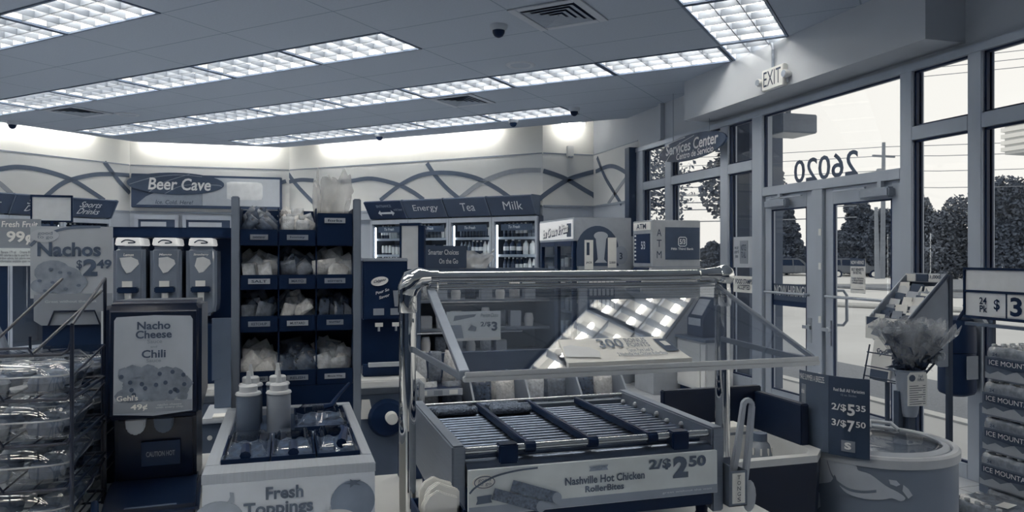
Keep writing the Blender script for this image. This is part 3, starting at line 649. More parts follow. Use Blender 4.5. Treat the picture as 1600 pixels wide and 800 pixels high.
def cooler(loc, rz, title, label, kinds, shelves, nper, bl, fill=True, hsize=None, arrow=False, lines=None):
    t = thing('glass_door_cooler', label, 'cooler', loc, rz)
    w_, d_ = UNIT, .62
    mb = MB().box(.003, 0, 0, .02, d_, 2.15).box(w_ - .02, 0, 0, w_ - .003, d_, 2.15).box(.02, d_ - .02, 0, w_ - .02, d_, 2.15).box(.02, 0, 2.13, w_ - .02, d_, 2.15).box(.02, .02, 0, w_ - .02, d_, .2)
    mb.build('case', M['cin'], t)
    mb = MB(); s_ = .045
    mb.box(.003, -.05, .1, s_, 0, 2.14).box(w_ - s_, -.05, .1, w_ - .003, 0, 2.14).box(s_, -.05, 2.07, w_ - s_, 0, 2.14).box(s_, -.05, .1, w_ - s_, 0, .2)
    mb.build('door_frame', M['alu'], t, bevel=.004)
    MB().box(s_, -.03, .2, w_ - s_, -.024, 2.07).build('door_glass', M['cglass'], t)
    MB().box(w_ - s_ - .02, -.09, .8, w_ - s_, -.05, 1.4).build('handle', M['signd'], t, bevel=.004)
    MB().tube([(.05, .04, .3), (.05, .04, 2.02)], .012, 8).build('light_tube', M['ctube'], t); MB().tube([(w_ - .035, .01, .3), (w_ - .035, .01, 2.02)], .009, 8).build('light_tube', M['ctube'], t)
    mb = MB()
    for z in shelves: mb.box(.03, .06, z - .02, w_ - .03, .5, z)
    mb.build('shelf', M['shelf'], t)
    mb = MB()
    for z in shelves: mb.box(.03, .05, z - .035, w_ - .03, .06, z + .005)
    mb.build('price_rail', M['signm'], t)
    prof = [(-.05, 2.16), (-.24, 2.43), (-.2, 2.45), (.05, 2.45), (.05, 2.16)]
    MB().prism(prof, .003, w_ - .003, 'x').build('header', M['dark'] if not arrow else M['navy'], t, bevel=.006)
    MB().prism([(y - .012, z + (.004 if z > 2.3 else -.004)) for y, z in prof[:3]] + [(.05, 2.455), (.05, 2.15)], w_ - .022, w_ - .0025, 'x').build('header_rib', M['greyd'], t)
    MB().box(.15, -.022, 1.93, w_ - .1, -.018, 2.03).build('door_decal', M['lab2'], t)
    text('To Fresh', M['lab1'], t, .38, -.0235, 1.985, .2, .045, shear=.2)
    wp = lambda p: (p[0], -.052 - (p[2] - 2.16) * .19 / .27 + p[1], p[2])
    if title:
        nl = title.count('\n') + 1
        text(title, M['inkm2'], t, .42 if nl == 1 else .36, -.006, 2.30, (.13 * max(len(q) for q in title.split('\n')) * .55) * (1.15 if nl == 1 else .85), .12 if nl == 1 else .19, bold=.0 if nl == 1 else .008, shear=.1 if nl == 1 else .35, warp=wp)
    if arrow:
        ar = MB()
        for sx in (-1, 1): ar._add([wp((.4 + sx * q[0], -.006, 2.25 + q[1])) for q in ((.17, 0), (.11, .045), (.11, .015), (0, .015), (0, -.015), (.11, -.015), (.11, -.045))], [list(range(7))])
        ar.build('arrow', M['inkm2'], t); text('ENTRANCE', M['inkm'], t, .4, -.006, 2.36, .3, .04, warp=wp); text('cold beer', M['inkm'], t, .66, -.006, 2.3, .18, .04, warp=wp)
    if fill:
        mt_ = Matrix.Rotation(R(rz), 4, 'Z'); L0 = Vector(loc)
        for si, z in enumerate(shelves):
            kd = kinds[si % len(kinds)]; n_ = nper[si % len(nper)]; var = random.randrange(4)
            for q in range(n_):
                if q % 3 == 0: var = random.randrange(4)
                o, new = bottle(kd, var)
                p = L0 + (mt_ @ Vector((.11 + (w_ - .22) * (q + .5) / n_, .125, z + .002)))
                o.location = p; sc_ = random.uniform(.95, 1.05) * (.88 if kd == 2 else 1); o.scale = (sc_, sc_, sc_); tag(o, bl, 'can' if kd == 1 else 'bottle', 'drinks in the ' + bl.split(' in the ')[-1])
    return t
M['inkm2'] = mat('header_lettering', 165, k=.5)
SH = [.4, .7, 1.0, 1.3, 1.56, 1.83]
nd = Vector((S2, -S2, 0)); b0 = 10.15
def bk_at(a): return (*ab(a, b0), 0)
for k, (ttl, lab, kinds, npr, bl) in enumerate([('Milk', 'glass door cooler with the Milk header, next to the freezer', [2, 0, 2, 0], [5, 8], 'bottle on a shelf in the milk cooler'), ('Tea', 'glass door cooler with the Tea header, between milk and energy', [0, 0, 1], [8, 8, 10], 'bottle on a shelf in the tea cooler'),
                                            ('Energy', 'glass door cooler with the Energy header', [1, 1, 0], [11, 11, 8], 'can on a shelf in the energy cooler'), (None, 'glass door cooler with a double arrow on its header', [0, 1, 0], [8, 10], 'bottle on a shelf in the double arrow cooler')]):
    cooler(bk_at(5.03 + UNIT * (k + 1)), -45, ttl, lab, kinds, SH, npr, bl, arrow=(ttl is None))
for k, ttl in enumerate(('Sports\nDrinks', 'Sports\nDrinks', 'Water')):
    b_ = 7.80 - UNIT * (k + 1)
    cooler((*ab(11.76, b_), 0), 45, ttl, ['glass door cooler with a Sports Drinks header, last in its row', 'glass door cooler whose Sports Drinks header is half behind the blank sign', 'glass door cooler at the edge of the picture on the sports drink wall'][k], [0, 0], [1.56, 1.83], [8], 'bottle on a top shelf in the ' + ['last sports drink cooler', 'half hidden sports drink cooler', 'edge cooler of the sports drink wall'][k], fill=True)
# niche behind the coolers
wallb = bpy.data.objects['wall_back']; 
# beer cave front: sign board, oval plaque, door frames
t = thing('beer_sign', 'wide dark framed Beer Cave sign with an oval plaque on the corner wall', 'sign', (-1.31, 14.24, 2.66))
MB().box(-1.23, -.05, -.29, 1.23, .05, .29).build('board', M['dark'], t, bevel=.01)
MB().box(-.1, -.058, -.24, 1.19, -.05, .25).build('photo_panel', M['signm'], t)
MB().prism([(-1.15, -.24), (-.105, -.24), (-.105, .1), (-.3, .1), (-.8, 0), (-1.0, -.1)], -.058, -.05, 'y').build('pale_panel', M['grey'], t)
MB().lathe([(.001, 0), (.15, 0), (.165, .07), (.165, .5), (.15, .58), (.10, .60), (.001, .6)], 20, (.30, -.056, .03), 'x', .05, 1).build('can_picture', M['inkm2'], t, smooth=True)
o = ellipse(MB(), -.52, -.06, .13, .78, .19, 36, -.085).build('oval_plaque', M['signd'], t, bevel=.008)
mb = MB()
for pts in ([(-1.25, .1), (-.9, .22), (-.5, .28), (-.1, .26)], [(-.95, -.03), (-.7, .15), (-.3, .3)], [(-.7, -.05), (-.4, .1), (.1, .12), (.22, .1)]): mb.ribbon(smoothp([(x, -.086, z) for x, z in pts]), .012, (0, -1, 0), .003)
mb.build('swirl', M['inkm'], t)
text('Beer Cave', M['inkw'], t, -.46, -.09, .12, 1.0, .21, bold=.02, shear=.15); text('Ice. Cold. Here!', M['ink'], t, -.55, -.06, -.19, .6, .07, bold=.005, shear=.2)
for k, (x0, x1) in enumerate(((-2.5, -1.8), (-1.74, -.9), (-.85, -.1))):
    t = thing('beer_cave_door', 'metal framed glass door under the beer sign, ' + ('closest to the sports drinks', 'in the middle', 'closest to the coolers')[k], 'cooler door', (x0, 14.285, 0))
    w_ = x1 - x0
    MB().box(0, -.06, .05, .06, 0, 2.25).box(w_ - .06, -.06, .05, w_, 0, 2.25).box(.06, -.06, 2.17, w_ - .06, 0, 2.25).box(.06, -.06, .05, w_ - .06, 0, .2).build('door_frame', M['alu'], t, bevel=.004)
    MB().box(.06, -.03, .2, w_ - .06, -.01, 2.17).build('door_glass', M['dark'], t); MB().box(.1, -.04, 2.05, w_ - .2, -.032, 2.13).build('door_decal', M['signm'], t); MB().box(w_ - .1, -.1, .8, w_ - .07, -.06, 1.4).build('handle', M['signd'], t)
# freezer, its side posters
t = thing('upright_freezer', 'two-door upright freezer with a lit ice cream and pizza header', 'freezer', (3.25, 8.34, 0))
M['lit'] = mat('lit_header', 190, emit=.5, ev=170); M['frz'] = mat('freezer_side', 120, k=.5, rough=.4)
MB().box(.06, 0, 0, .74, .03, 1.72).box(.06, 1.23, 0, .74, 1.26, 1.72).box(.71, .03, 0, .74, 1.23, 1.72).box(0, 0, 1.72, .74, 1.26, 2.0).box(.06, .03, 0, .71, 1.23, .25).build('cabinet', M['frz'], t, bevel=.004)
MB().box(-.012, .03, 1.745, 0, 1.23, 1.975).build('header_panel', M['lit'], t)
text('Ice Cream & Pizza', M['inkw'], t, -.62, -.02, 1.86, .95, .12, bold=.03, shear=.3, warp=wx(0), tilt=.06); text('Ice Cream & Pizza', M['ink'], t, -.60, -.016, 1.845, .95, .12, bold=.045, shear=.3, warp=wx(0), tilt=.06)
MB().box(-.016, .06, 1.77, -.013, .2, 1.93).build('header_picture', M['signd'], t)
for y0 in (.03, .63):
    d_ = MB().box(.0, y0, .25, .05, y0 + .05, 1.72).box(.0, y0 + .55, .25, .05, y0 + .6, 1.72).box(.0, y0 + .05, 1.66, .05, y0 + .55, 1.72).box(.0, y0 + .05, .25, .05, y0 + .55, .31).build('door', M['black'], t, bevel=.003)
    MB().box(.02, y0 + .05, .31, .026, y0 + .55, 1.66).build('door_glass', M['cglass'], d_)
mb = MB()
for z in (.55, .85, 1.15, 1.4): mb.box(.1, .04, z - .02, .7, 1.22, z)
mb.build('shelf', M['shelf'], t)
for k in range(24):
    z = (.552, .852, 1.152, 1.402)[k % 4]; y = .10 + (k // 4) * .17
    o = MB().box(0, 0, 0, .12, random.uniform(.08, .13), random.uniform(.1, .17)).build('frozen_food_box', [M['paper'], M['signm'], M['lab2']][k % 3], loc=(3.25 + .16, 8.34 + y, z), bevel=.003)
    tag(o, 'boxed frozen food on a freezer shelf', 'food box', 'frozen food boxes')
# posters on the freezer side
mb = MB().prism([(.3 + .27 * math.cos(R(a)), 1.62 + .28 * math.sin(R(a))) for a in range(0, 181, 12)] + [(.03, 1.42), (.57, 1.42)], -.006, 0, 'y'); p_ = mb.build('arch_poster', M['signd'], t)
MB().box(.13, -.012, 1.38, .24, -.006, 1.73).build('poster_card', M['paper'], p_); MB().box(.43, -.012, 1.40, .54, -.006, 1.76).build('poster_card', M['paper'], p_); MB().box(.155, -.016, 1.55, .19, -.012, 1.7).build('poster_mark', M['ink'], p_)
ellipse(MB(), .34, -.007, 1.78, .09, .05).prism([(.27, 1.78), (.41, 1.78), (.38, 1.5), (.42, 1.46), (.26, 1.46), (.3, 1.5)], -.012, -.006, 'y').build('poster_figure', M['signm'], p_)
for cx, cz, s_ in ((.185, 1.46, 'JACK'), (.485, 1.46, '2,000')): text(s_, M['ink'], p_, cx, -.0165, cz, .08, .03)
ellipse(MB(), .60, -.004, 1.55, .09, .11).build('ball_poster', M['grey'], t); text('3', M['ink'], t, .60, -.009, 1.54, .04, .08)
mb = MB().prism([(.17 + .02, 1.28), (.49, 1.28), (.49, 1.33), (.42, 1.37), (.34, 1.38), (.26, 1.37), (.19, 1.33)], -.006, 0, 'y').box(.17, -.03, .9, .51, 0, 1.28); p_ = mb.build('ticket_holder', M['greyd'], t)
for k in range(6):
    MB().box(.18 + k * .054, -.036, 1.2, .225 + k * .054, -.03, 1.28).build('ticket_card', M['white'], p_); MB().box(.185 + k * .054, -.036, 1.07, .22 + k * .054, -.03, 1.15).build('ticket_card', M['signm'], p_); MB().box(.185 + k * .054, -.036, .93, .22 + k * .054, -.03, 1.02).build('ticket_card', M['signm'], p_)
t = thing('grey_cabinet', 'plain grey cabinet behind the cash machine beside the freezer', 'cabinet', (4.02, 8.34, 0)); MB().box(0, .08, 0, .46, .55, 1.78).build('body', M['frz'], t, bevel=.006); MB().box(.04, .074, 1.5, .3, .08, 1.68).build('sign_plate', M['signd'], t); MB().box(.05, .072, .2, .41, .08, 1.4).build('door', M['grey'], t)
# cash machine
M['atm'] = mat('cash_machine_beige', 135, k=.58, rough=.45)
t = thing('cash_machine', 'grey free-standing cash machine with ATM lettering on its side', 'cash machine', (3.87, 7.56, 0))
MB().prism([(0, 1.42), (0, 1.94), (.6, 1.94), (.6, 0), (.02, 0), (.02, 1.05), (-.12, 1.15), (-.1, 1.27), (.02, 1.42)], 0, .48, 'y').build('body', M['atm'], t, bevel=.012)
MB().box(-.012, .03, 1.83, 0, .45, 1.92).build('header', M['paper'], t, bevel=.003); text('ATM', M['ink'], t, -.24, -.016, 1.875, .24, .06, warp=wx(0))
f_ = MB().box(-.01, .05, 1.46, 0, .43, 1.79).build('screen', M['navy'], t)
for k in range(7): MB().box(-.016, .38, 1.49 + k * .045, -.01, .41, 1.51 + k * .045).build('screen_mark', M['inkw'], f_)
text('5/3', M['inkm2'], f_, -.2, -.012, 1.66, .1, .09, warp=wx(0))
k_ = MB().prism([(-.11, 1.2), (-.1, 1.28), (-.005, 1.40), (-.012, 1.41), (-.12, 1.29), (-.125, 1.2)], .06, .42, 'y').build('keypad', M['black'], t)
MB().box(-.122, .07, 1.14, -.115, .41, 1.2).build('card_slot', M['greyd'], t)
MB().box(.16, -.006, 1.50, .585, 0, 1.86).build('side_screen', M['signd'], t)
for ch, z in zip('ATM', (1.80, 1.68, 1.555)): text(ch, M['ink'], t, .085, -.002, z, .058, .08, bold=.0)
fr = MB(); cx, cz, h_ = .37, 1.70, .05
fr.tube([(cx + x * h_, -.008, cz + z * h_) for x, z in ((-.7, -1), (.7, -1), (1, -.7), (1, .7), (.7, 1), (-.7, 1), (-1, .7), (-1, -.7), (-.7, -1))], .005, 5).build('emblem_frame', M['inkm2'], t)
text('5/3', M['inkm2'], t, cx, -.008, cz, .07, .06, bold=.03); text('Fifth Third Bank', M['inkm2'], t, cx, -.008, 1.62, .28, .026)
MB().box(.0, -.004, 1.418, .6, 0, 1.425).build('seam', M['grey'], t)
mb = MB()
for x in (.20, .28):
    for q in range(6): mb.box(x, -.004, 1.28 + q * .016, x + .05, 0, 1.288 + q * .016)
mb.build('vent', M['grey'], t)
# low white cabinet with a leaflet dispenser
t = thing('low_cabinet', 'low white cabinet under the window between cash machine and doors', 'cabinet', (4.17, 6.92, 0))
MB().box(0, 0, .12, .31, .62, .64).build('body', M['counter'], t, bevel=.004); MB().box(.03, .01, 0, .31, .61, .12).build('toe_kick', M['black'], t); MB().box(-.03, -.02, .64, .325, .63, .67).build('worktop', M['greyd'], t, bevel=.004)
for y0 in (.02, .12): pass
MB().box(-.016, .12, .15, -.001, .60, .62).build('door', M['white'], t, bevel=.003); MB().box(-.016, .01, .15, -.001, .10, .62).build('door', M['white'], t, bevel=.003)
t = thing('leaflet_dispenser', 'dark leaflet dispenser with a pale label on the low white cabinet', 'dispenser', (4.22, 7.08, .672))
MB().prism([(0, 0), (.2, 0), (.2, .42), (.16, .42), (0, .2)], 0, .34, 'y').build('body', M['navy'], t, bevel=.008); MB().prism([(-.004, .12), (.0, .12), (.0, .2), (-.004, .2)], .05, .3, 'y').build('label_strip', M['signm'], t); MB().prism([(.02, .235), (.03, .235), (.13, .40), (.12, .40)], .06, .28, 'y').build('leaflet', M['signm'], t)
t = thing('paper_notice', 'white food stamps notice stuck on the narrow window by the doors', 'notice', (4.555, 6.84, 1.16)); MB().box(0, -.19, 0, .004, .19, .17).build('sheet', M['paper'], t); text('FOOD STAMPS\nACCEPTED', M['ink'], t, 0, -.003, .085, .3, .11, warp=wx(0))
t = thing('paper_notice', 'grey printed notice with a framed block on the narrow window by the doors', 'notice', (4.555, 6.84, 1.42)); MB().box(0, -.19, 0, .004, .19, .32).build('sheet', M['signm'], t)
mb = MB().box(-.004, -.07, .04, 0, .07, .28); q_ = mb.build('framed_block', M['inkm'], t); text('NOTICE\nTO ALL', M['ink'], t, 0, -.006, .17, .09, .14, warp=wx(0)); text('we card\nunder 40\nplease', M['ink'], t, -.13, -.003, .16, .08, .14, warp=wx(0))
# hanging services sign
t = thing('services_sign', 'oval hanging Services Center sign before the windows', 'sign', (4.38, 7.62, 2.77))
MB().prism([(.74 * math.cos(2 * math.pi * i / 40), .145 * math.sin(2 * math.pi * i / 40)) for i in range(40)], -.012, .012, 'x').build('plaque', M['dark'], t, bevel=.004)
text('Services Center', M['inkw'], t, 0.02, -.014, .03, 1.15, .13, bold=.02, shear=.1, warp=wx(0)); text('Centro de Servicio', M['inkw'], t, .10, -.014, -.075, .80, .075, bold=.012, shear=.1, warp=wx(0))
mb = MB()
for pts in ([(-.7, .02), (-.5, .1), (-.1, .13)], [(-.55, -.1), (-.3, .05), (.1, .12)]): mb.ribbon(smoothp([(-.0135, -y, z) for y, z in pts]), .008, (-1, 0, 0), .002)
mb.build('swirl', M['inkm2'], t)
for y in (-.4, .4): MB().tube([(0, y, .12), (0, y, .69)], .004, 5).build('hanging_wire', M['grey'], t)
# fill-in of the lower walls beside the coolers
def lowwall(name, p, q): wall(name, p, q, [M['walll']], [0, 2.16])
lowwall('wall_back_low', ab(8.20, 10.28), PC[4]); lowwall('wall_left_low', PC[5], ab(11.90, 7.83)); lowwall('wall_left_end', ab(11.90, 5.40), PC[6])
# ------------------------------------------------------------------ food counter in front of the camera
CT = .88
t = thing('food_counter', 'white-topped food counter carrying the roller grill and toppings', 'counter', (0, 0, 0))
MB().prism([(-2.4, 1.30), (1.20, 1.30), (1.20, 2.30), (.24, 2.30), (.24, 2.72), (-2.4, 2.72)], CT - .04, CT, 'z').build('worktop', M['counter'], t, bevel=.006); MB().prism([(-2.36, 1.36), (1.16, 1.36), (1.16, 2.26), (.20, 2.26), (.20, 2.68), (-2.36, 2.68)], 0, CT - .04, 'z').build('cabinet', M['greyd'], t)
for k in range(6): MB().box(-2.3 + k * .58, 1.34, .1, -1.76 + k * .58, 1.36, .80).build('door', M['grey'], t, bevel=.003)
# roller grill
M['gsteel'] = mat('grill_steel', 92, k=.42, rough=.42, metal=.55, noise=.05, scale=8, stretch=(1, 1, 20)); M['roller'] = mat('roller_steel', 70, k=.45, rough=.3, metal=.85, noise=.1, scale=30); M['barc'] = mat('front_bar_steel', 170, k=.6, rough=.18, metal=.9)
M['ssaus'] = mat('breaded_sausage', 74, k=.36, rough=.9, noise=.35, scale=160, bump=.8)
t = thing('roller_grill', 'stainless hot dog roller grill with a price strip on its front', 'roller grill', (0, 0, 0))
for x0, x1 in ((.342, .372), (.978, 1.010)):
    MB().prism([(1.60, .925), (1.60, 1.128), (2.14, 1.128), (2.14, .965), (1.72, .945)], x0, x1, 'x').build('side_panel', M['gsteel'], t, bevel=.004)
MB().box(.372, 1.68, .95, .978, 2.12, 1.05).build('body', M['black'], t); MB().box(.372, 2.105, .95, .978, 2.13, 1.105).build('rear_panel', M['gsteel'], t)
nr = 16
for k in range(nr):
    y = 1.665 + k * .0275
    MB().tube([(.374, y, 1.088), (.976, y, 1.088)], .0115, 10).build('roller', M['roller'], t, smooth=True)
MB().tube([(.374, 1.622, 1.062), (.976, 1.622, 1.062)], .030, 16).build('front_drum', M['roller'], t, smooth=True)
MB().tube([(.374, 1.618, 1.112), (.976, 1.618, 1.112)], .0085, 10).build('front_bar', M['barc'], t, smooth=True); MB().tube([(.374, 2.11, 1.118), (.976, 2.11, 1.118)], .006, 10).build('rear_bar', M['barc'], t, smooth=True)
for k in range(1, 4):
    x = .372 + .606 * k / 4
    MB().box(x - .007, 1.612, 1.102, x + .007, 2.105, 1.120).build('divider', M['black'], t, bevel=.002)
    MB().tube([(x - .012, 1.618, 1.112), (x + .012, 1.618, 1.112)], .0125, 10).build('bar_clip', M['black'], t)
for x in (.47, .895): MB().box(x - .022, 1.600, 1.035, x + .022, 1.632, 1.124).build('bracket', M['black'], t, bevel=.003)
MB().box(.372, 1.60, .945, .978, 1.69, 1.036).build('front_fascia', M['navy'], t)
for x, y in ((.375, 1.66), (.375, 2.08), (.985, 1.66), (.985, 2.08)): MB().lathe([(.022, 0), (.022, .01), (.014, .03), (.02, .09)], 12, (x, y, CT)).build('leg', M['black'], t, smooth=True)
MB().lathe([(.001, -.004), (.007, -.004), (.009, 0)], 10, (.357, 1.60, .99), 'y').build('screw', M['barc'], t); 
mb = MB()
for k in range(9): mb.sphere((.995 - .018 * (k % 3), 1.70 + k * .045, 1.106), .008, 8)
mb.build('bearing', M['signm'], t)
# price strip on the grill front
g = thing('price_strip', 'Nashville chicken roller bites price strip on the roller grill front', 'price strip', (0, 0, 0))
M['strip'] = mat('strip_pale', 138, k=.29, rough=.4); M['strip2'] = mat('strip_band', 95, k=.3, rough=.4); M['inkg'] = mat('grey_ink', 66, k=.42, rough=.6)
tl = lambda z: 1.590 - (z - .99) * .06
MB().prism([(1.581, .979), (1.592, .979), (1.592, 1.078), (1.582, 1.078)], .374, .980, 'x').build('card', M['strip'], g)
MB().prism([(1.5800, .980), (1.582, .980), (1.582, .999), (1.5803, .999)], .375, .979, 'x').build('band', M['strip2'], g)
fy = 1.5795
text('Nashville Hot Chicken', M['inkg'], g, .692, fy, 1.037, .195, .018, bold=.028); text('RollerBites', M['inkg'], g, .690, fy, 1.016, .095, .0145, bold=.028)
text('2/$', M['inkg'], g, .829, fy, 1.057, .056, .026, bold=.04); text('2', M['inkg'], g, .882, fy, 1.047, .040, .050, bold=.06); text('50', M['inkg'], g, .926, fy, 1.058, .046, .026, bold=.045); text('great without the wait', M['strip'], g, .90, fy + .0000, .990, .13, .006, bold=.0)
ellipse(MB(), .408, fy + .0015, 1.052, .026, .0155, 28, fy).build('oval_mark', M['paper'], g)
q_ = MB(); q_.ribbon([(.409 + .0225 * math.cos(2 * math.pi * i / 24), fy - .0005, 1.052 + .0125 * math.sin(2 * math.pi * i / 24)) for i in range(25)], .0018, (0, -1, 0), .0006); q_.build('oval_ring', M['inkg'], g)
text('good\nto go', M['inkg'], g, .409, fy - .001, 1.052, .030, .018, bold=.0)
q_ = MB(); q_.ribbon(smoothp([(.376, fy, 1.030), (.390, fy, 1.043), (.43, fy, 1.062), (.48, fy, 1.071), (.53, fy, 1.0735)]), .004, (0, -1, 0), .0008); q_.build('swoosh', M['inkg'], g)
for x, z, L_ in ((.47, 1.040, .11), (.428, 1.026, .115)):
    q_ = MB(); a_ = R(-19); c0 = Vector((x, fy - .001, z)); c1 = c0 + Vector((math.cos(a_) * L_, 0, math.sin(a_) * L_)); q_.ribbon([c0.lerp(c1, i / 8) for i in range(9)], .025, (0, -1, 0), .002)
    s1 = q_.build('sausage_picture', M['ssaus'], g); ellipse(MB(), c1.x, fy - .003, c1.z, .011, .0125, 16, fy - .004).build('sausage_end', M['strip2'], g)
MB().prism([(.392, 1.022), (.425, 1.024), (.423, 1.013), (.426, 1.007), (.39, 1.005), (.393, 1.013)], fy, fy - .001, 'y').build('ribbon_mark', M['inkg'], g)
MB().prism([(.652, 1.0665), (.698, 1.0675), (.695, 1.062), (.698, 1.056), (.652, 1.0555), (.655, 1.061)], fy, fy - .001, 'y').build('ribbon_mark', M['strip2'], g); text('LIMITED TIME\nONLY!', M['inkg'], g, .675, fy - .0015, 1.0615, .034, .008, bold=0)
# sausages
first = None
for k, (x, y) in enumerate([(.410, 2.072), (.430, 2.042), (.562, 2.085), (.585, 2.055), (.580, 2.022), (.44, 2.012)]):
    if k == 5: continue
    if first is None:
        n_ = 14; L_ = .118
        mb = MB()
        prof = [(.001, 0), (.008, .001), (.0115, .005)] + [(.0118 + .0005 * math.sin(i * 1.7), .005 + (L_ - .01) * i / 8) for i in range(1, 8)] + [(.0115, L_ - .005), (.008, L_ - .001), (.001, L_)]
        mb.lathe(prof, 14, (-L_ / 2, 0, 0), 'x'); first = mb.build('sausage_roll', M['ssaus'], smooth=True); o = first
    else: o = first.copy(); C.objects.link(o)
    o.location = (x + .02, y, 1.1112); o.rotation_euler = (random.uniform(0, 3), 0, random.uniform(-.02, .02))
    tag(o, ['breaded sausage roll at the very back of the grill section by the post', 'breaded sausage roll second from the back in the section by the post', 'breaded sausage roll at the very back of the second grill section', 'breaded sausage roll in the middle of three in the second grill section', 'breaded sausage roll front one of three in the second grill section'][k], 'sausage', 'sausage rolls on the grill')
# napkin holder, tongs
t = thing('paper_holder', 'black holder stuffed with white wax paper sheets beside the grill', 'paper holder', (.285, 1.47, CT + .001))
MB().box(-.045, -.05, 0, .045, .05, .006).box(-.045, -.05, 0, -.041, .05, .17).box(.041, -.05, 0, .045, .05, .17).box(-.041, -.05, 0, .041, -.046, .165).box(-.041, .046, 0, .041, .05, .17).build('holder', M['black'], t)
for k in range(9):
    h = .205 + .012 * math.sin(k * 1.3) ; y = -.038 + k * .009; x = -.036 + .004 * (k % 3)
    MB().prism([(x, .01), (x + .07, .01), (x + .068, h - .012), (x + .045, h - .004), (x + .03, h + .004), (x + .012, h - .006), (x + .002, h - .022)], y, y + .0065, 'y').build('paper_sheet', M['paper'], t, bevel=.002)
text('P', M['ink'], t, .02, -.0515, .13, .02, .025)
t = thing('tong_holder', 'steel tong holder with a TONGS label on the grill side', 'tong holder', (1.012, 1.60, .94))
MB().box(0, -.02, 0, .05, .05, .004).box(0, -.02, 0, .003, .05, .10).box(.047, -.02, 0, .05, .05, .085).box(.003, -.02, 0, .047, -.017, .085).box(.003, .047, 0, .047, .05, .10).build('holder', M['gsteel'], t, bevel=.001)
lb = MB().box(.008, -.0215, .008, .042, -.0195, .08).build('label', M['paper'], t)
for i, ch in enumerate('TONGS'): text(ch, M['ink'], lb, .025, -.023, .0705 - i * .0133, .009, .0095, bold=.0)
t = thing('serving_tongs', 'pale plastic serving tongs standing in the tong holder', 'tongs', (1.035, 1.615, .95))
MB().prism([(-.012, .01), (.006, .01), (.030, .12), (.044, .225), (.05, .232), (.058, .226), (.060, .215), (.068, .215), (.068, .228), (.058, .241), (.045, .241), (.034, .232), (.016, .13)], -.007, .007, 'y').build('arm', M['signm'], t, bevel=.002)
MB().prism([(.058, .226), (.069, .222), (.060, .12), (.046, .02), (.034, .02), (.046, .12)], -.008, .008, 'y').build('arm', M['signm'], t, bevel=.002); MB().lathe([(.001, -.003), (.02, -.002), (.022, 0), (.02, .002), (.001, .003)], 14, (.055, 0, .0), 'y', .9, 1.8).build('grip_end', M['signm'], t, smooth=True)

# ------------------------------------------------------------------ chrome sneeze guard
t = thing('sneeze_guard', 'chrome tube sneeze guard with a sloping glass over the roller grill', 'sneeze guard', (0, 0, 0))
XL, XR, YP, ZR = .281, 1.151, 1.83, 1.488
for x in (XL, XR):
    p_ = MB().tube([(x, YP, CT), (x, YP, ZR - .04)], .0205, 24).build('post', M['chrome'], t, smooth=True)
    MB().lathe([(.05, 0), (.05, .012), (.044, .018), (.022, .02)], 28, (x, YP, CT)).build('base_flange', M['chrome'], p_, smooth=True)
    MB().lathe([(.0225, 0), (.0235, .004), (.0225, .05)], 24, (x, YP, ZR - .085)).build('collar', M['chrome'], p_, smooth=True)
mb = MB().tube([(XL, YP, ZR - .05), (XL + .001, YP, ZR - .03), (XL + .012, YP, ZR - .008), (XL + .03, YP, ZR), (XL + .06, YP, ZR)], [.021, .026, .029, .025, .016], 20); mb.build('elbow', M['chrome'], t, smooth=True)
mb = MB().tube([(XR, YP, ZR - .05), (XR, YP, ZR - .035), (XR, YP, ZR - .02)], .021, 20).sphere((XR + .003, YP, ZR - .002), .030, 22).tube([(XR, YP, ZR), (XR - .03, YP, ZR + .001), (XR - .06, YP, ZR)], [.026, .02, .017], 20); mb.build('elbow', M['chrome'], t, smooth=True)
MB().tube([(XL + .05, YP, ZR), (XR - .05, YP, ZR)], .0145, 24).build('top_rail', M['chrome'], t, smooth=True); MB().tube([(XL + .045, YP, ZR), (XL + .075, YP, ZR)], .0175, 20).tube([(XR - .075, YP, ZR), (XR - .045, YP, ZR)], .0175, 20).build('rail_collar', M['chrome'], t, smooth=True)
MB().tube([(XL + .06, YP - .004, ZR - .0245), (XR - .03, YP - .004, ZR - .0245)], .0075, 14).build('glass_rail', M['chrome'], t, smooth=True); MB().lathe([(.009, -.012), (.0125, -.008), (.0125, .008), (.009, .012)], 16, (XL + .062, YP - .004, ZR - .0245), 'x').build('rail_clamp', M['chrome'], t, smooth=True)
GX0, GX1, GY, GZ_ = .316, 1.086, 1.37, 1.318
YT, ZT = YP - .004, ZR - .032
M['chan'] = mat('channel_steel', 170, k=.5, rough=.3, metal=.3)
M['guard'] = glassy('sneeze_glass', 2.2, (.90, .92, .95))
MB().hexa([(GX0, GY, GZ_), (GX1, GY, GZ_), (GX1 + .04, YT, ZT), (GX0 + .012, YT, ZT)] + [(GX0, GY, GZ_ + .004), (GX1, GY, GZ_ + .004), (GX1 + .04, YT, ZT + .004), (GX0 + .012, YT, ZT + .004)]).build('glass_panel', M['guard'], t)
MB().box(GX0 - .003, GY - .008, GZ_ - .012, GX1 + .01, GY + .012, GZ_ - .001).build('bottom_channel', M['chan'], t, bevel=.002); MB().box(GX0, GY - .009, GZ_ - .002, GX1 + .005, GY - .003, GZ_ + .007).build('channel_lip', M['chan'], t, bevel=.001)
def flatbar(p, q, wv, tv):
    p, q = Vector(p), Vector(q); wv = Vector(wv); tv = Vector(tv)
    return MB().hexa([p - wv - tv, p + wv - tv, p + wv + tv, p - wv + tv, q - wv - tv, q + wv - tv, q + wv + tv, q - wv + tv])
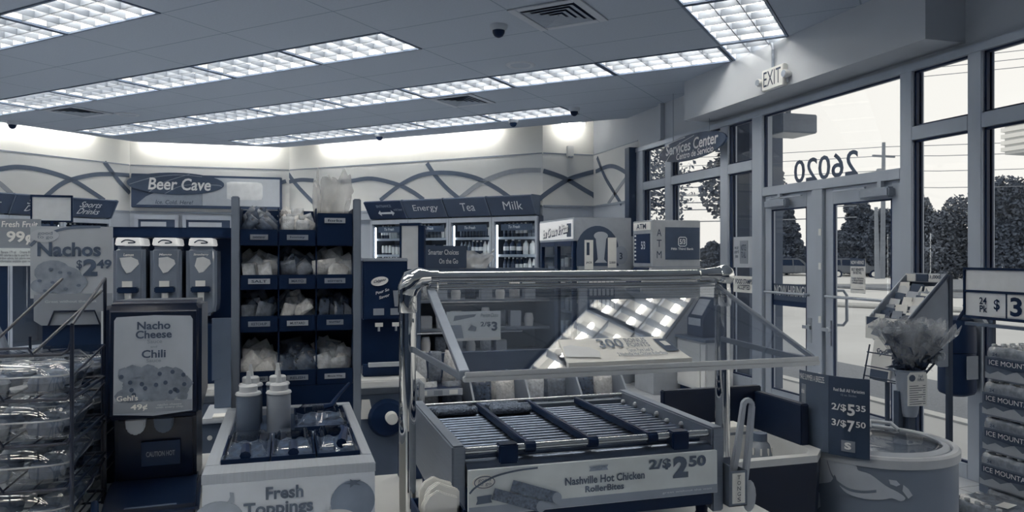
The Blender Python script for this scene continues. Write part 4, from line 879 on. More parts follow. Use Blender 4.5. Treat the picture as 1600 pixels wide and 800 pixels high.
for x0, x1, nm in ((GX0 + .002, XL + .055, 0), (GX1 + .004, XR - .02, 1)):
    flatbar((x0, GY + .004, GZ_), (x1, YP - .006, ZR - .03), (.010 if nm == 0 else .003, 0, 0), (0, .004, .008)).build('arm', M['steel'] if nm else M['gsteel'], t, bevel=.001)
    flatbar((x0 + .002, GY + .006, GZ_ - .008), (XL + .012 if nm == 0 else XR - .012, YP - .012, GZ_ - .004), (.003, 0, 0), (0, 0, .007)).build('strut', M['gsteel'], t, bevel=.001)
# bonus points card lying on the glass
sl = (ZT - GZ_) / (YT - GY)
def gw(p): v = p[2]; return (p[0], GY + .016 + v, GZ_ + .0065 + sl * (.016 + v) + .012 * (v / .07) - p[1])
t = thing('bonus_card', 'white 300 bonus points card lying on the lower edge of the sneeze glass', 'sign card', (0, 0, 0))
mb = MB(); P = [gw(p) for p in ((.525, .001, 0), (.795, .001, 0), (.765, .001, .075), (.535, .001, .075))]; P2 = [gw(p) for p in ((.525, -.003, 0), (.795, -.003, 0), (.765, -.003, .075), (.535, -.003, .075))]
mb.hexa(P + P2).build('card', M['paper'], t); MB().box(.525, GY + .006, GZ_ + .004, .795, GY + .018, GZ_ + .014).build('channel', M['white'], t)
text('300', M['inkg'], t, .640, -.006, .052, .055, .030, bold=.012, warp=gw); text('BONUS\nPOINTS', M['inkg'], t, .700, -.006, .052, .05, .030, bold=.005, warp=gw); text('Tipton Pure Leaf &\n2 Nashville Hot Chicken RollerBites', M['inkm'], t, .695, -.006, .020, .11, .024, warp=gw)
MB()._add([gw(p) for p in ((.528, -.006, .012), (.60, -.006, .006), (.605, -.006, .026), (.59, -.006, .040), (.552, -.006, .05), (.534, -.006, .046))], [list(range(6))]).build('food_picture', M['inkm2'], t)
MB()._add([gw(p) for p in ((.752, -.006, .018), (.782, -.006, .018), (.769, -.006, .062), (.742, -.006, .062))], [(0, 1, 2, 3)]).build('bottle_picture', M['signd'], t); MB()._add([gw(p) for p in ((.757, -.007, .036), (.772, -.007, .036), (.766, -.007, .052), (.752, -.007, .052))], [(0, 1, 2, 3)]).build('bottle_label', M['white'], t)

# ------------------------------------------------------------------ toppings station
M['tpan'] = mat('station_steel', 125, k=.36, rough=.38, metal=.35, noise=.05, scale=8, stretch=(30, 1, 1)); M['clear'] = glassy('clear_lid', 1.5, (.90, .92, .94), .03, .06); M['foodd'] = mat('dark_food', 44, k=.4, rough=.6, noise=.5, scale=60); M['tsign'] = mat('toppings_sign', 132, k=.30, rough=.4)
t = thing('toppings_station', 'steel toppings station with a Fresh Toppings front panel', 'toppings station', (0, 0, 0))
TX0, TX1, TY0, TY1, TZ = -.168, .186, 1.665, 2.38, 1.09
mb = MB()
mb.box(TX0, TY0, TZ - .022, TX1, TY0 + .075, TZ).box(TX0, TY1 - .04, TZ - .022, TX1, TY1, TZ).box(TX0, TY0 + .075, TZ - .022, TX0 + .03, TY1 - .04, TZ).box(TX1 - .024, TY0 + .075, TZ - .022, TX1, TY1 - .04, TZ).box(TX0 + .03, 2.0, TZ - .022, TX1 - .024, 2.02, TZ - .002)
mb.build('top_plate', M['tpan'], t, bevel=.002); MB().box(TX0 + .004, TY0 + .006, CT, TX1 - .004, TY1 - .004, TZ - .022).build('body', M['white'], t)
MB().box(TX0 + .03, TY0 + .08, TZ - .021, TX1 - .024, TY1 - .045, TZ - .018).build('well_floor', M['dark'], t)
pn = MB().box(TX0 + .002, TY0 - .002, CT + .005, TX1 - .002, TY0 + .004, TZ - .020).build('front_panel', M['tsign'], t)
text('Fresh', M['inkg'], pn, -.004, TY0 - .004, 1.043, .076, .027, bold=.03); text('Toppings', M['inkg'], pn, -.016, TY0 - .004, 1.008, .140, .036, bold=.03)
M['onion'] = mat('onion_print', 100, k=.3, rough=.6, noise=.2, scale=14); M['tomato'] = mat('tomato_print', 76, k=.3, rough=.6, noise=.15, scale=14)
MB().prism([(-.135 + .05 * math.cos(R(a)) * (1 if a < 180 else 1), .995 + .040 * math.sin(R(a))) for a in range(0, 360, 12)], TY0 - .0025, TY0 - .004, 'y').prism([(-.118, 1.03), (-.112, 1.042), (-.113, 1.052), (-.105, 1.050), (-.104, 1.03)], TY0 - .0025, TY0 - .004, 'y').build('onion_picture', M['onion'], pn)
q_ = MB().prism([(.137 + .047 * math.cos(R(a)), 1.010 + .046 * math.sin(R(a))) for a in range(0, 360, 12)], TY0 - .0025, TY0 - .004, 'y').build('tomato_picture', M['tomato'], pn)
MB().prism([(.137 + .02 * math.cos(R(a)) * (1 if (a // 36) % 2 else .35), 1.05 + .010 * math.sin(R(a)) * (1 if (a // 36) % 2 else .35)) for a in range(0, 360, 36)], TY0 - .004, TY0 - .0055, 'y').build('tomato_leaf', M['inkg'], pn)
MB().prism([(.100 + .045 * math.cos(R(a)), .975 + .022 * math.sin(R(a))) for a in range(0, 360, 12)], TY0 - .004, TY0 - .0055, 'y').build('relish_bowl_picture', M['inkm2'], pn)
MB().prism([(-.12 + .038 * math.cos(R(a)), .965 + .02 * math.sin(R(a))) for a in range(0, 360, 12)], TY0 - .004, TY0 - .0055, 'y').build('onion_bowl_picture', M['inkm2'], pn)
def pan(x0, y0, x1, y1, label, spoon):
    p = thing('food_pan', label, 'food pan', ((x0 + x1) / 2, (y0 + y1) / 2, TZ - .0165), 0, 'lidded pans in the toppings station')
    w_, d_ = (x1 - x0) / 2, (y1 - y0) / 2
    mb = MB().box(-w_, -d_, 0, -w_ + .004, d_, .024).box(w_ - .004, -d_, 0, w_, d_, .024).box(-w_ + .004, -d_, 0, w_ - .004, -d_ + .004, .024).box(-w_ + .004, d_ - .004, 0, w_ - .004, d_, .024).box(-w_ + .004, -d_ + .004, 0, w_ - .004, d_ - .004, .003)
    mb.build('pan', M['black'], p)
    fm = MB(); fm.shell(lambda u, v: ((u - .5) * 1.8 * w_, (v - .5) * 1.8 * d_, .010 + .006 * math.sin(u * 17 + v * 5) * math.cos(v * 23)), 12, 12); fm.build('food', M['foodd'], p, smooth=True)
    lf = MB(); a_, b_ = w_ * .98, d_ * .98
    def lid(u, v):
        x, y = (u - .5) * 2, (v - .5) * 2; r_ = max(abs(x), abs(y)); h = .0255 + .020 * max(0, min(1, (.86 - r_) / .22))
        if y < -.6 and abs(x) < .22: h -= .012
        return (x * a_, y * b_, h)
    lf.shell(lid, 18, 18); lf.build('lid', M['clear'], p, smooth=True)
    hb = MB().box(-w_ * .35, -.008, .044, w_ * .35, .012, .052); hb.build('lid_handle', M['clear'], p, bevel=.003)
    if spoon == 1: MB().tube([(.0, -d_ * .2, .03), (.0, -d_ * .75, .042), (.0, -d_ * 1.0, .03)], [.008, .009, .012], 8).build('spoon', M['black'], p, smooth=True)
    if spoon == 2: MB().tube([(.01, 0, .046), (.03, .0, .05), (.055, .035, .075), (.085, .06, .1)], [.010, .008, .005, .005], 8).build('spoon', M['black'], p, smooth=True)
    if spoon == 3: MB().tube([(.015, .02, .05), (.02, -.02, .052), (.012, -.06, .04), (.008, -.085, .035)], [.005, .008, .012, .012], 8).build('spoon', M['black'], p, smooth=True)
pan(-.137, 1.748, -.036, 1.985, 'lidded food pan at the front of the toppings station, by the cheese dispenser', 1); pan(-.033, 1.748, .062, 1.985, 'lidded food pan in the middle of the front row of the toppings station', 1); pan(.066, 1.748, .160, 1.985, 'lidded food pan with a dark spoon handle at the corner nearest the grill', 3); pan(.020, 2.03, .158, 2.29, 'lidded food pan with a black ladle behind the front row', 2)
M['sqb1'] = mat('squeeze_bottle_dark', 66, k=.42, rough=.35); M['sqb2'] = mat('squeeze_bottle_pale', 108, k=.42, rough=.35); M['sqcap'] = mat('squeeze_cap', 150, k=.5, rough=.35)
def squeeze(x, y, m_, label):
    p = thing('squeeze_bottle', label, 'squeeze bottle', (x, y, TZ - .0175), 0, 'squeeze bottles on the toppings station')
    MB().lathe([(.001, 0), (.028, 0), (.0305, .004), (.0305, .10), (.029, .108), (.024, .112)], 22).build('bottle', m_, p, smooth=True)
    MB().lathe([(.031, .104), (.033, .107), (.031, .112), (.023, .114), (.023, .128), (.020, .131), (.008, .133), (.0065, .145), (.004, .166), (.001, .167)], 22).build('nozzle_cap', M['sqcap'], p, smooth=True)
squeeze(-.096, 2.09, M['sqb1'], 'dark filled squeeze bottle, the front one on the cheese dispenser side'); squeeze(-.020, 2.09, M['sqb2'], 'pale squeeze bottle, the front one beside the ladle pan')
squeeze(-.096, 2.23, M['sqb1'], 'squeeze bottle behind the dark filled one'); squeeze(-.024, 2.23, M['sqb1'], 'squeeze bottle behind the pale one')

# ------------------------------------------------------------------ condiment packet rack
M['postg'] = mat('rack_post', 86, k=.42, rough=.5)
t = thing('packet_rack', 'tall black rack of condiment packet bins behind the toppings station', 'packet rack', (0, 0, 0))
RX0, RX1, RY = -.138, .203, 2.45
for x0, x1 in ((RX0 - .024, RX0), (RX1, RX1 + .024)): MB().box(x0, RY - .005, CT, x1, RY + .02, 1.722).build('post', M['postg'], t, bevel=.003)
MB().box(RX0, RY + .17, CT, RX1, RY + .18, 1.69).build('back_panel', M['black'], t); MB().box(RX0, RY, CT, RX1, RY + .17, 1.135).build('base', M['black'], t)
cw = (RX1 - RX0) / 3
ROWZ = [(1.135, 1.185), (1.305, 1.355), (1.436, 1.482), (1.572, 1.622)]      # front panel bottom and top of each row
for k in range(4): MB().box(RX0 + (k * cw if k else 0) - (.002 if k else 0), RY + .012, 1.135, RX0 + k * cw + .002, RY + .17, 1.69).build('divider', M['black'], t)
lbl = [['CREAMER', 'RELISH', 'Miracle Whip'], ['KETCHUP', 'MUSTARD', 'sugar'], ['SALT', 'MAYO', 'stirrers'], ['sweetener', 'honey', 'forks']]
for r, (z0, z1) in enumerate(ROWZ):
    for c in range(3):
        if r == 3 and c == 2: z1 = 1.675
        x0 = RX0 + c * cw
        f_ = MB().box(x0 + .002, RY, z0, x0 + cw - .002, RY + .008, z1).build('bin_front', M['black'], t, bevel=.002)
        MB().box(x0 + .002, RY + .008, z0, x0 + cw - .002, RY + .17, z0 + .006).build('bin_floor', M['black'], t)
        dz = -.004 if r else .002; lw = .032 if (r + c) % 3 else .026
        zc = z0 + .026 if not (r == 3 and c == 2) else 1.652
        MB().box(x0 + cw / 2 - lw, RY - .0025, zc - .008, x0 + cw / 2 + lw, RY - .0005, zc + .008).build('bin_label', [M['inkm'], M['grey'], M['signm']][(r + c) % 3], f_); text(lbl[r][c], M['ink'], f_, x0 + cw / 2, RY - .0035, zc, lw * 1.4, .008)
M['pkt'] = [clearfilm('packet_film_%d' % i, v, a, .2, .7, 60, .42) for i, (v, a) in enumerate([(150, .85), (95, .75), (190, .95), (60, .8)])]
def packet_mesh(w_, h_, th):
    mb = MB(); ph = random.uniform(0, 6)
    def f(sg): return lambda u, v: ((u - .5) * w_, sg * th * (max(0, 1 - (2 * u - 1) ** 4) * max(0, 1 - (2 * v - 1) ** 4)) ** .6 + .1 * th * math.sin(9 * u + ph) * math.cos(7 * v + ph), (v - .5) * h_)
    mb.shell(f(1), 8, 8); mb.shell(f(-1), 8, 8)
    return mb
pk = {}
for r, (z0, z1) in enumerate(ROWZ):
    for c in range(3):
        if r == 3 and c == 2: continue
        for q in range(13):
            key = ((r * 3 + c) % 4, q % 3)
            big = (r, c) in ((2, 1), (2, 2), (0, 1), (0, 2), (0, 0))
            if (key, big) not in pk:
                w_, h_, th = (random.uniform(.055, .075), random.uniform(.05, .07), .010) if big else (random.uniform(.035, .05), random.uniform(.05, .062), .006)
                o = packet_mesh(w_, h_, th).build('condiment_packet', M['pkt'][key[0] if q % 3 else (key[0] + 2) % 4], smooth=True); pk[(key, big)] = o
            else: o = pk[(key, big)].copy(); C.objects.link(o)
            lay = q // 5
            o.location = (RX0 + c * cw + .026 + (cw - .052) * ((q % 5) / 4), RY + .028 + .018 * (q % 3) + .03 * lay, z1 + .004 + .018 * lay + random.uniform(0, .016)); o.rotation_euler = (random.uniform(-.5, .3), random.uniform(-.9, .9), random.uniform(-.5, .5))
            row = ['bottom', 'third', 'second', 'top'][r]; col = ['by the left post', 'in the middle column', 'by the right post'][c]
            tag(o, 'condiment packet heaped in the %s row bin of the black rack, %s' % (row, ['cheese dispenser side', 'middle column', 'drink machine side'][c]), 'packet', 'packets in the %s row bin, column %d' % (row, c + 1))
# clear bag standing in the top bin
M['bag'] = clearfilm('clear_bag', 215, .42, .12, .9, 14, .55)
def bag(label, loc, w_, d_, h_, seed, m_=None, tie=False):
    rnd = random.Random(seed); mb = MB(); ph = [rnd.uniform(0, 6.28) for _ in range(6)]
    def f(u, v):
        a = 2 * math.pi * u; fl = 1 + .10 * math.sin(3 * a + ph[0] + v * 4) + .08 * math.sin(7 * a + ph[1] - v * 7); sc_ = (.8 + .45 * v)
        z = h_ * v * (1 + .10 * math.sin(3 * a + ph[2]) * v + .12 * math.sin(5 * a + ph[3]) * v * v)
        return (w_ / 2 * math.cos(a) * fl * sc_, d_ / 2 * math.sin(a) * fl * sc_, z)
    mb.shell(f, 40, 14)
    return tag(mb.build('plastic_bag', m_ or M['bag'], loc=loc, smooth=True), label, 'bag')
bag('crumpled clear plastic bag standing open in the top bin of the packet rack', (.148, RY + .09, 1.60), .092, .10, .19, 5); bag('second crumpled clear bag tucked beside the standing one on the rack top', (.125, RY + .11, 1.60), .07, .07, .17, 11)

# ------------------------------------------------------------------ cheese and chili dispenser
M['disp'] = mat('dispenser_black', 8, k=.85, rough=.35, spec=.35); M['lamp_panel'] = mat('dispenser_panel', 118, k=.42, rough=.35, emit=.10, ev=118); M['chip'] = mat('chip_print', 88, k=.42, rough=.5, noise=.35, scale=26); M['inkdk'] = mat('panel_ink', 50, k=.45)
t = thing('cheese_dispenser', 'tall black nacho cheese and chili dispenser with a lit picture panel', 'cheese dispenser', (-.333, 2.17, CT + .001), 3)
hw = .115
MB().prism([(-.02, .235), (0, .525), (.02, .542), (.36, .53), (.38, .51), (.38, .235)], -hw, hw, 'x').build('head', M['disp'], t, bevel=.014, seg=3)
MB().prism([(.05, .06), (.03, .235), (.36, .235), (.36, .0), (.1, .0)], -hw + .015, hw - .015, 'x').build('body', M['disp'], t, bevel=.01); MB().prism([(-.10, 0), (-.10, .025), (.02, .06), (.1, .06), (.1, 0)], -hw + .002, hw - .002, 'x').build('drip_tray', M['disp'], t, bevel=.01)
def dw(p): z = .235 + (p[2] - .345) * 1.15; return (p[0] * 1.1, -.0215 + (z - .235) * .02 / .29 + p[1], z)
def dpoly(pts, y): return MB()._add([dw((x, y, z)) for x, z in pts], [list(range(len(pts)))])
pa = MB()._add([dw((x, -.003, z)) for x, z in [(-.085, .36), (0, .353), (.085, .36), (.085, .568), (.08, .576), (0, .579), (-.08, .576), (-.085, .568)]], [list(range(8))]).build('picture_panel', M['lamp_panel'], t)
text('Nacho', M['inkdk'], pa, 0, -.005, .556, .072, .018, bold=.025, warp=dw); text('Cheese', M['inkdk'], pa, 0, -.005, .536, .078, .018, bold=.025, warp=dw); text('Sauce', M['inkm'], pa, .002, -.005, .520, .032, .009, warp=dw); text('and', M['inkm'], pa, 0, -.005, .508, .014, .005, warp=dw); text('Chili', M['inkdk'], pa, 0, -.005, .492, .052, .018, bold=.025, warp=dw); text('Sauce', M['inkm'], pa, .0, -.005, .477, .032, .008, warp=dw)
rnd = random.Random(3)
ch = MB()
for k in range(90):
    x, z = rnd.uniform(-.068, .068), rnd.uniform(.392, .462); s_ = rnd.uniform(.012, .022); z = min(z, .455 - abs(x + .03) * .15)
    ch._add([dw((x + s_ * math.cos(a) * rnd.uniform(.7, 1), -.0042 - k * .00002, z + s_ * .8 * math.sin(a))) for a in [i * .785 for i in range(8)]], [list(range(8))])
ch.build('chips_picture', M['chip'], pa); sp_ = MB()
for k in range(16):
    x, z = rnd.uniform(-.07, .07), rnd.uniform(.40, .45); sp_._add([dw((x + .005 * math.cos(a), -.0065, z + .005 * math.sin(a))) for a in [i * .785 for i in range(8)]], [list(range(8))])
sp_.build('pepper_picture', M['inkdk'], pa); dpoly([(-.084, .362), (.084, .362), (.084, .386), (-.084, .386)], -.0068).build('price_band', M['inkm'], pa)
text("Gehl's", M['paper'], pa, -.055, -.0075, .396, .045, .012, bold=.02, warp=dw); text('49¢', M['paper'], pa, -.03, -.0085, .374, .036, .015, bold=.03, warp=dw); text('nacho cheese\nwith every chip', M['signm'], pa, .035, -.0085, .374, .06, .012, warp=dw)
for x, m_ in ((-.045, M['signm']), (.022, M['greyd'])): MB().prism([(x - .025, .235), (x + .025, .235), (x + .022, .205), (x + .008, .192), (x - .008, .192), (x - .022, .205)], -.002, .028, 'y').build('push_lever', m_, t, bevel=.004)
MB().prism([(.034, .10), (.046, .10), (.042, .165), (.030, .165)], -.035, .06, 'x').build('label_plate', M['navy'], t); text('CAUTION HOT', M['inkm'], t, .012, .030, .132, .07, .014, warp=lambda p: (p[0], p[1] - (p[2] - .132) * .06 - .0005, p[2])); MB().box(-.06, -.09, .0265, .06, -.01, .03).build('drip_grate', M['greyd'], t)

# ------------------------------------------------------------------ wire rack of pastry boxes
M['wireb'] = mat('black_wire', 10, k=.9, rough=.4); M['clam'] = glassy('clamshell_plastic', 1.5, (.90, .92, .94), .03, .05); M['clamr'] = clearfilm('clamshell_rim', 150, .5, .1, .1, 20, .42); M['past'] = mat('pastry_brown', 72, k=.42, rough=.8, noise=.4, scale=40, bump=.5); M['past2'] = mat('pastry_pale', 104, k=.42, rough=.8, noise=.3, scale=40, bump=.4)
wr = thing('wire_rack', 'black wire rack holding clear boxes of pastries', 'wire rack', (-.62, 1.92, CT + .001))
wx0, wx1, wy0, wy1 = -.24, .160, -.02, .30
for x in (wx0, wx1):
    mb = MB()
    for y, zt in ((wy0, .505), (wy1, .60)): mb.tube([(x, y, 0), (x, y, zt)], .0045, 6)
    mb.tube([(x, wy0, .505), (x, wy1, .60)], .004, 6); mb.build('upright', M['wireb'], wr)
SHZ = [.040, .140, .240, .340]
for z in SHZ:
    mb = MB(); mb.tube([(wx0, wy0, z), (wx1 - .01, wy0, z), (wx1 - .003, wy0, z + .008), (wx1, wy0, z + .03)], .004, 6); mb.tube([(wx0, wy1, z), (wx1, wy1, z)], .004, 6); mb.tube([(-.14, wy0 - .002, z), (-.135, wy0 - .004, z + .016), (.02, wy0 - .004, z + .016), (.028, wy0 - .002, z)], .003, 6)
    for k in range(7): mb.tube([(wx0 + .02 + k * .06, wy0, z), (wx0 + .02 + k * .06, wy1, z)], .0025, 5)
    for x in (wx0, wx1): mb.tube([(x, wy0, z), (x, wy1, z + .0)], .004, 6); mb.tube([(x, wy0, z + .05), (x, wy1, z + .085)], .003, 6)
    mb.build('shelf', M['wireb'], wr)
mb = MB(); mb.tube([(wx0, wy0, .44), (wx1 - .02, wy0, .44), (wx1 - .006, wy0, .45), (wx1, wy0, .475)], .004, 6); mb.tube([(-.02, wy0 - .004, .44), (-.015, wy0 - .004, .456), (.075, wy0 - .004, .456), (.085, wy0 - .004, .44)], .003, 6); mb.tube([(-.02, wy0, .44), (.06, wy1, .60)], .0035, 6); mb.tube([(.08, wy0, .44), (wx1, wy1 * .9, .57)], .0035, 6)
mb.build('top_rail', M['wireb'], wr)
cs = None
def clamshell():
    w_, d_ = .115, .138
    p = thing('pastry_box', 'clear clamshell box of pastries', 'pastry box', (0, 0, 0), 0, 'clear pastry boxes in the wire rack')
    def tubf(u, v):
        a = 2 * math.pi * u; c_, s_ = math.cos(a), math.sin(a); k_ = (abs(c_) ** 5 + abs(s_) ** 5) ** (-1 / 5); r_ = [.0, .86, .92, 1.0][v]; z_ = [.0, .0, .025, .042][v]; fl = 1 + (.012 * math.sin(40 * a) if v in (1, 2) else 0)
        return (w_ * c_ * k_ * r_ * fl, d_ * s_ * k_ * r_ * fl, z_)
    mb = MB(); n_ = 80; mb._add([tubf(i / n_, v) for i in range(n_) for v in range(4)], [(i * 4 + j, ((i + 1) % n_) * 4 + j, ((i + 1) % n_) * 4 + j + 1, i * 4 + j + 1) for i in range(n_) for j in range(3)]); mb.build('tub', M['clam'], p, smooth=True)
    def lidf(u, v):
        a = 2 * math.pi * u; c_, s_ = math.cos(a), math.sin(a); k_ = (abs(c_) ** 5 + abs(s_) ** 5) ** (-1 / 5); r_ = [1.02, 1.0, .9, .8, .0][v]; z_ = [.042, .048, .066, .079, .081][v]
        return (w_ * c_ * k_ * r_, d_ * s_ * k_ * r_, z_)
    mb = MB(); mb._add([lidf(i / n_, v) for i in range(n_) for v in range(5)], [(i * 5 + j, ((i + 1) % n_) * 5 + j, ((i + 1) % n_) * 5 + j + 1, i * 5 + j + 1) for i in range(n_) for j in range(4)]); mb.build('lid', M['clam'], p, smooth=True)
    rim = MB(); rim.tube([(w_ * 1.02 * math.copysign(abs(math.cos(a)) ** .4, math.cos(a)), d_ * 1.02 * math.copysign(abs(math.sin(a)) ** .4, math.sin(a)), .044) for a in [2 * math.pi * i / 40 for i in range(41)]], .0022, 5); rim.build('rim', M['clamr'], p)
    for i in range(2):
        for j in range(3):
            MB().lathe([(.012, .004), (.03, .008), (.034, .025), (.026, .04), (.012, .037)], 14, (-.055 + i * .11 + .004 * j, -.085 + j * .085, 0), 'z', 1.15, 1).build('pastry', M['past'] if (i + j) % 2 else M['past2'], p, smooth=True)
    return p
labs = ['clear box of pastries on the bottom shelf of the wire rack', 'clear box of pastries on the second shelf up of the wire rack', 'clear box of pastries on the third shelf up of the wire rack', 'clear box of pastries on the top shelf of the wire rack, lettered lid']
for k, z in enumerate(SHZ):
    l_ = (-.62 + .035, 1.92 + .135, CT + .006 + z)
    if cs is None: cs = clamshell(); cs.location = l_; cs['label'] = labs[0]
    else: c_ = dup(cs, l_, random.uniform(-2, 2), labs[k])
text('ORTEGA CO', M['inkm'], c_, -.0, -.128, .057, .12, .012, warp=lambda p: (p[0], p[1] + (p[2] - .048) * .7 - .002, p[2]))
for k, z in enumerate((.012, .112, .212, .312)):     # second column of boxes behind, seen between rack and dispenser
    dup(cs, (-.60, 2.40, CT + .006 + z), 0, 'clear pastry box in the column behind the wire rack, ' + ['lowest', 'second from below', 'third from below', 'uppermost'][k])
br_ = thing('wire_rack', 'second black wire rack standing behind the pastry boxes', 'wire rack', (-.60, 2.40, CT + .001)); mb = MB()
for x in (-.13, .13):
    for y in (-.16, .16): mb.tube([(x, y, 0), (x, y, .42)], .004, 6)
mb.build('upright', M['wireb'], br_)
for z in (.004, .104, .204, .304):
    mb = MB(); mb.tube([(-.13, -.16, z), (.13, -.16, z)], .003, 5).tube([(-.13, .16, z), (.13, .16, z)], .003, 5).tube([(-.13, -.16, z), (-.13, .16, z)], .003, 5).tube([(.13, -.16, z), (.13, .16, z)], .003, 5).tube([(0, -.16, z), (0, .16, z)], .003, 5); mb.build('shelf', M['wireb'], br_)
tag(MB().tube([(-.445, 1.70, CT + .010), (-.437, 1.85, CT + .010), (-.437, 2.0, CT + .04), (-.445, 2.04, CT + .06), (-.452, 2.06, CT + .01)], .009, 8).build('power_cord', M['black'], smooth=True), 'thick black cord looping on the counter beside the cheese dispenser', 'cord')

# ------------------------------------------------------------------ nachos sign, fruit sign and what stands behind
M['nsign'] = mat('nacho_sign', 122, k=.42, rough=.4); M['nchip'] = mat('nacho_print', 92, k=.42, rough=.5, noise=.3, scale=30)
t = thing('nachos_sign', 'Nachos $2.49 sign on a dark bracket behind the pastry boxes', 'sign', (-.63, 2.60, 1.43))
MB().box(-.11, -.004, -.018, .113, .004, .20).build('card', M['nsign'], t)
MB().prism([(-.10, -.005), (.113, -.005), (.113, -.085), (.09, -.10), (-.08, -.10), (-.10, -.085)], -.008, -.0045, 'y').build('dark_band', M['inkm'], t); text('Great without the wait', M['signm'], t, .0, -.0095, -.028, .14, .008)
MB().tube([(-.06, -.012, -.10), (-.045, -.012, -.058), (.065, -.012, -.058), (.08, -.012, -.10)], .003, 5).build('wire_clip', M['wireb'], t)
MB().box(-.08, .004, -.20, .09, .03, -.06).build('stand', M['navy'], t)
text('Nachos', M['inkdk'], t, -.005, -.006, .130, .172, .043, bold=.032); text('$', M['inkdk'], t, .022, -.006, .083, .016, .03, bold=.02); text('2', M['inkdk'], t, .052, -.006, .075, .04, .052, bold=.05); text('49', M['inkdk'], t, .090, -.006, .085, .042, .028, bold=.03)
c_ = MB()
for i_, (x, z, r_, s_) in enumerate([(-.05, .06, .05, .75), (-.02, .045, .05, .7), (-.07, .02, .04, .6), (-.01, .015, .045, .55), (.015, .03, .03, .8)]): c_.prism([(x + r_ * math.cos(i * .4189), z + r_ * s_ * math.sin(i * .4189)) for i in range(15)], -.0045, -.0055 - i_ * .0002, 'y')
c_.build('chips_picture', M['nchip'], t); c_ = MB()
for x, z in [(-.055, .07), (-.03, .06), (-.005, .058), (-.085, .035), (-.05, .03), (-.015, .01), (.02, .02), (-.07, .005)]: c_.prism([(x + .006 * math.cos(i * .785), z + .0045 * math.sin(i * .785)) for i in range(8)], -.0060, -.0078, 'y')
c_.build('pepper_picture', M['inkg'], t)
ellipse(MB(), -.072, -.0045, .172, .038, .020, 28, -.006).build('oval_mark', M['signm'], t); text('good\nto go', M['inkg'], t, -.07, -.007, .172, .042, .024, bold=0)
c_ = MB(); c_.ribbon(smoothp([(-.11, -.0045, .14), (-.09, -.0045, .16), (-.03, -.0045, .19), (.03, -.0045, .198), (.08, -.0045, .2)]), .008, (0, -1, 0), .0008); c_.build('swoosh', M['inkg'], t)
t = thing('nacho_tray_holder', 'dark holder of nacho trays under the nachos sign', 'tray holder', (-.63, 2.64, CT + .001)); MB().box(-.12, -.03, 0, .13, .05, .35).build('body', M['navy'], t, bevel=.006)
for k in range(3): MB().box(-.07 + k * .06, -.036, .22, -.035 + k * .06, -.03, .35).build('tray_stack', M['inkm'], t)
t = thing('price_card', 'small white two-price card leaning beside the cheese dispenser', 'price card', (-.48, 2.44, 1.285)); MB().box(-.035, -.003, 0, .03, .003, .095).build('card', M['strip'], t); text('$1', M['inkdk'], t, 0, -.005, .058, .016, .016); text('$1.99', M['inkdk'], t, 0, -.005, .025, .035, .014); text('Combo', M['inkdk'], t, 0, -.005, .082, .04, .010, shear=.3); MB().box(-.03, -.002, -.41, .03, .01, 0).build('stand', M['navy'], t)
t = thing('fruit_sign', 'Fresh Fruit 99 cent sign at the edge beside the nachos sign', 'sign', (-1.10, 3.5, 1.50))
MB().box(-.14, -.005, 0, .14, .005, .19).build('card', M['inkm'], t); text('Fresh Fruit', M['inkw'], t, .067, -.008, .168, .128, .024, bold=.015, shear=.1); text('99¢', M['inkw'], t, .068, -.008, .113, .095, .055, bold=.03); q_ = MB().box(-.14, -.008, 0, .14, -.005, .072).build('fine_print_panel', M['strip'], t); text('Banana 179 cal     Orange 80 cal\n2000 calories a day is used for general\nnutrition advice, but calorie needs vary\nInformation available upon request', M['inkm'], q_, .06, -.0095, .036, .14, .05)
MB().box(-.02, 0, -.62, .02, .01, 0).build('stand', M['navy'], t)
# second counter (island) behind
t = thing('drink_island', 'dark island counter with a white top behind the packet rack', 'counter', (0, 0, 0))
MB().box(-2.2, 3.92, .86, .70, 4.70, .90).build('worktop', M['counter'], t, bevel=.006); MB().box(-2.16, 3.98, 0, .66, 4.66, .86).build('cabinet', M['grey'], t)
for k in range(5): MB().box(-2.1 + k * .55, 3.965, .1, -1.6 + k * .55, 3.98, .82).build('door', M['greyd'], t, bevel=.003)
MB().box(.66, 4.0, .05, .668, 4.64, .80).build('end_panel', M['grey'], t)
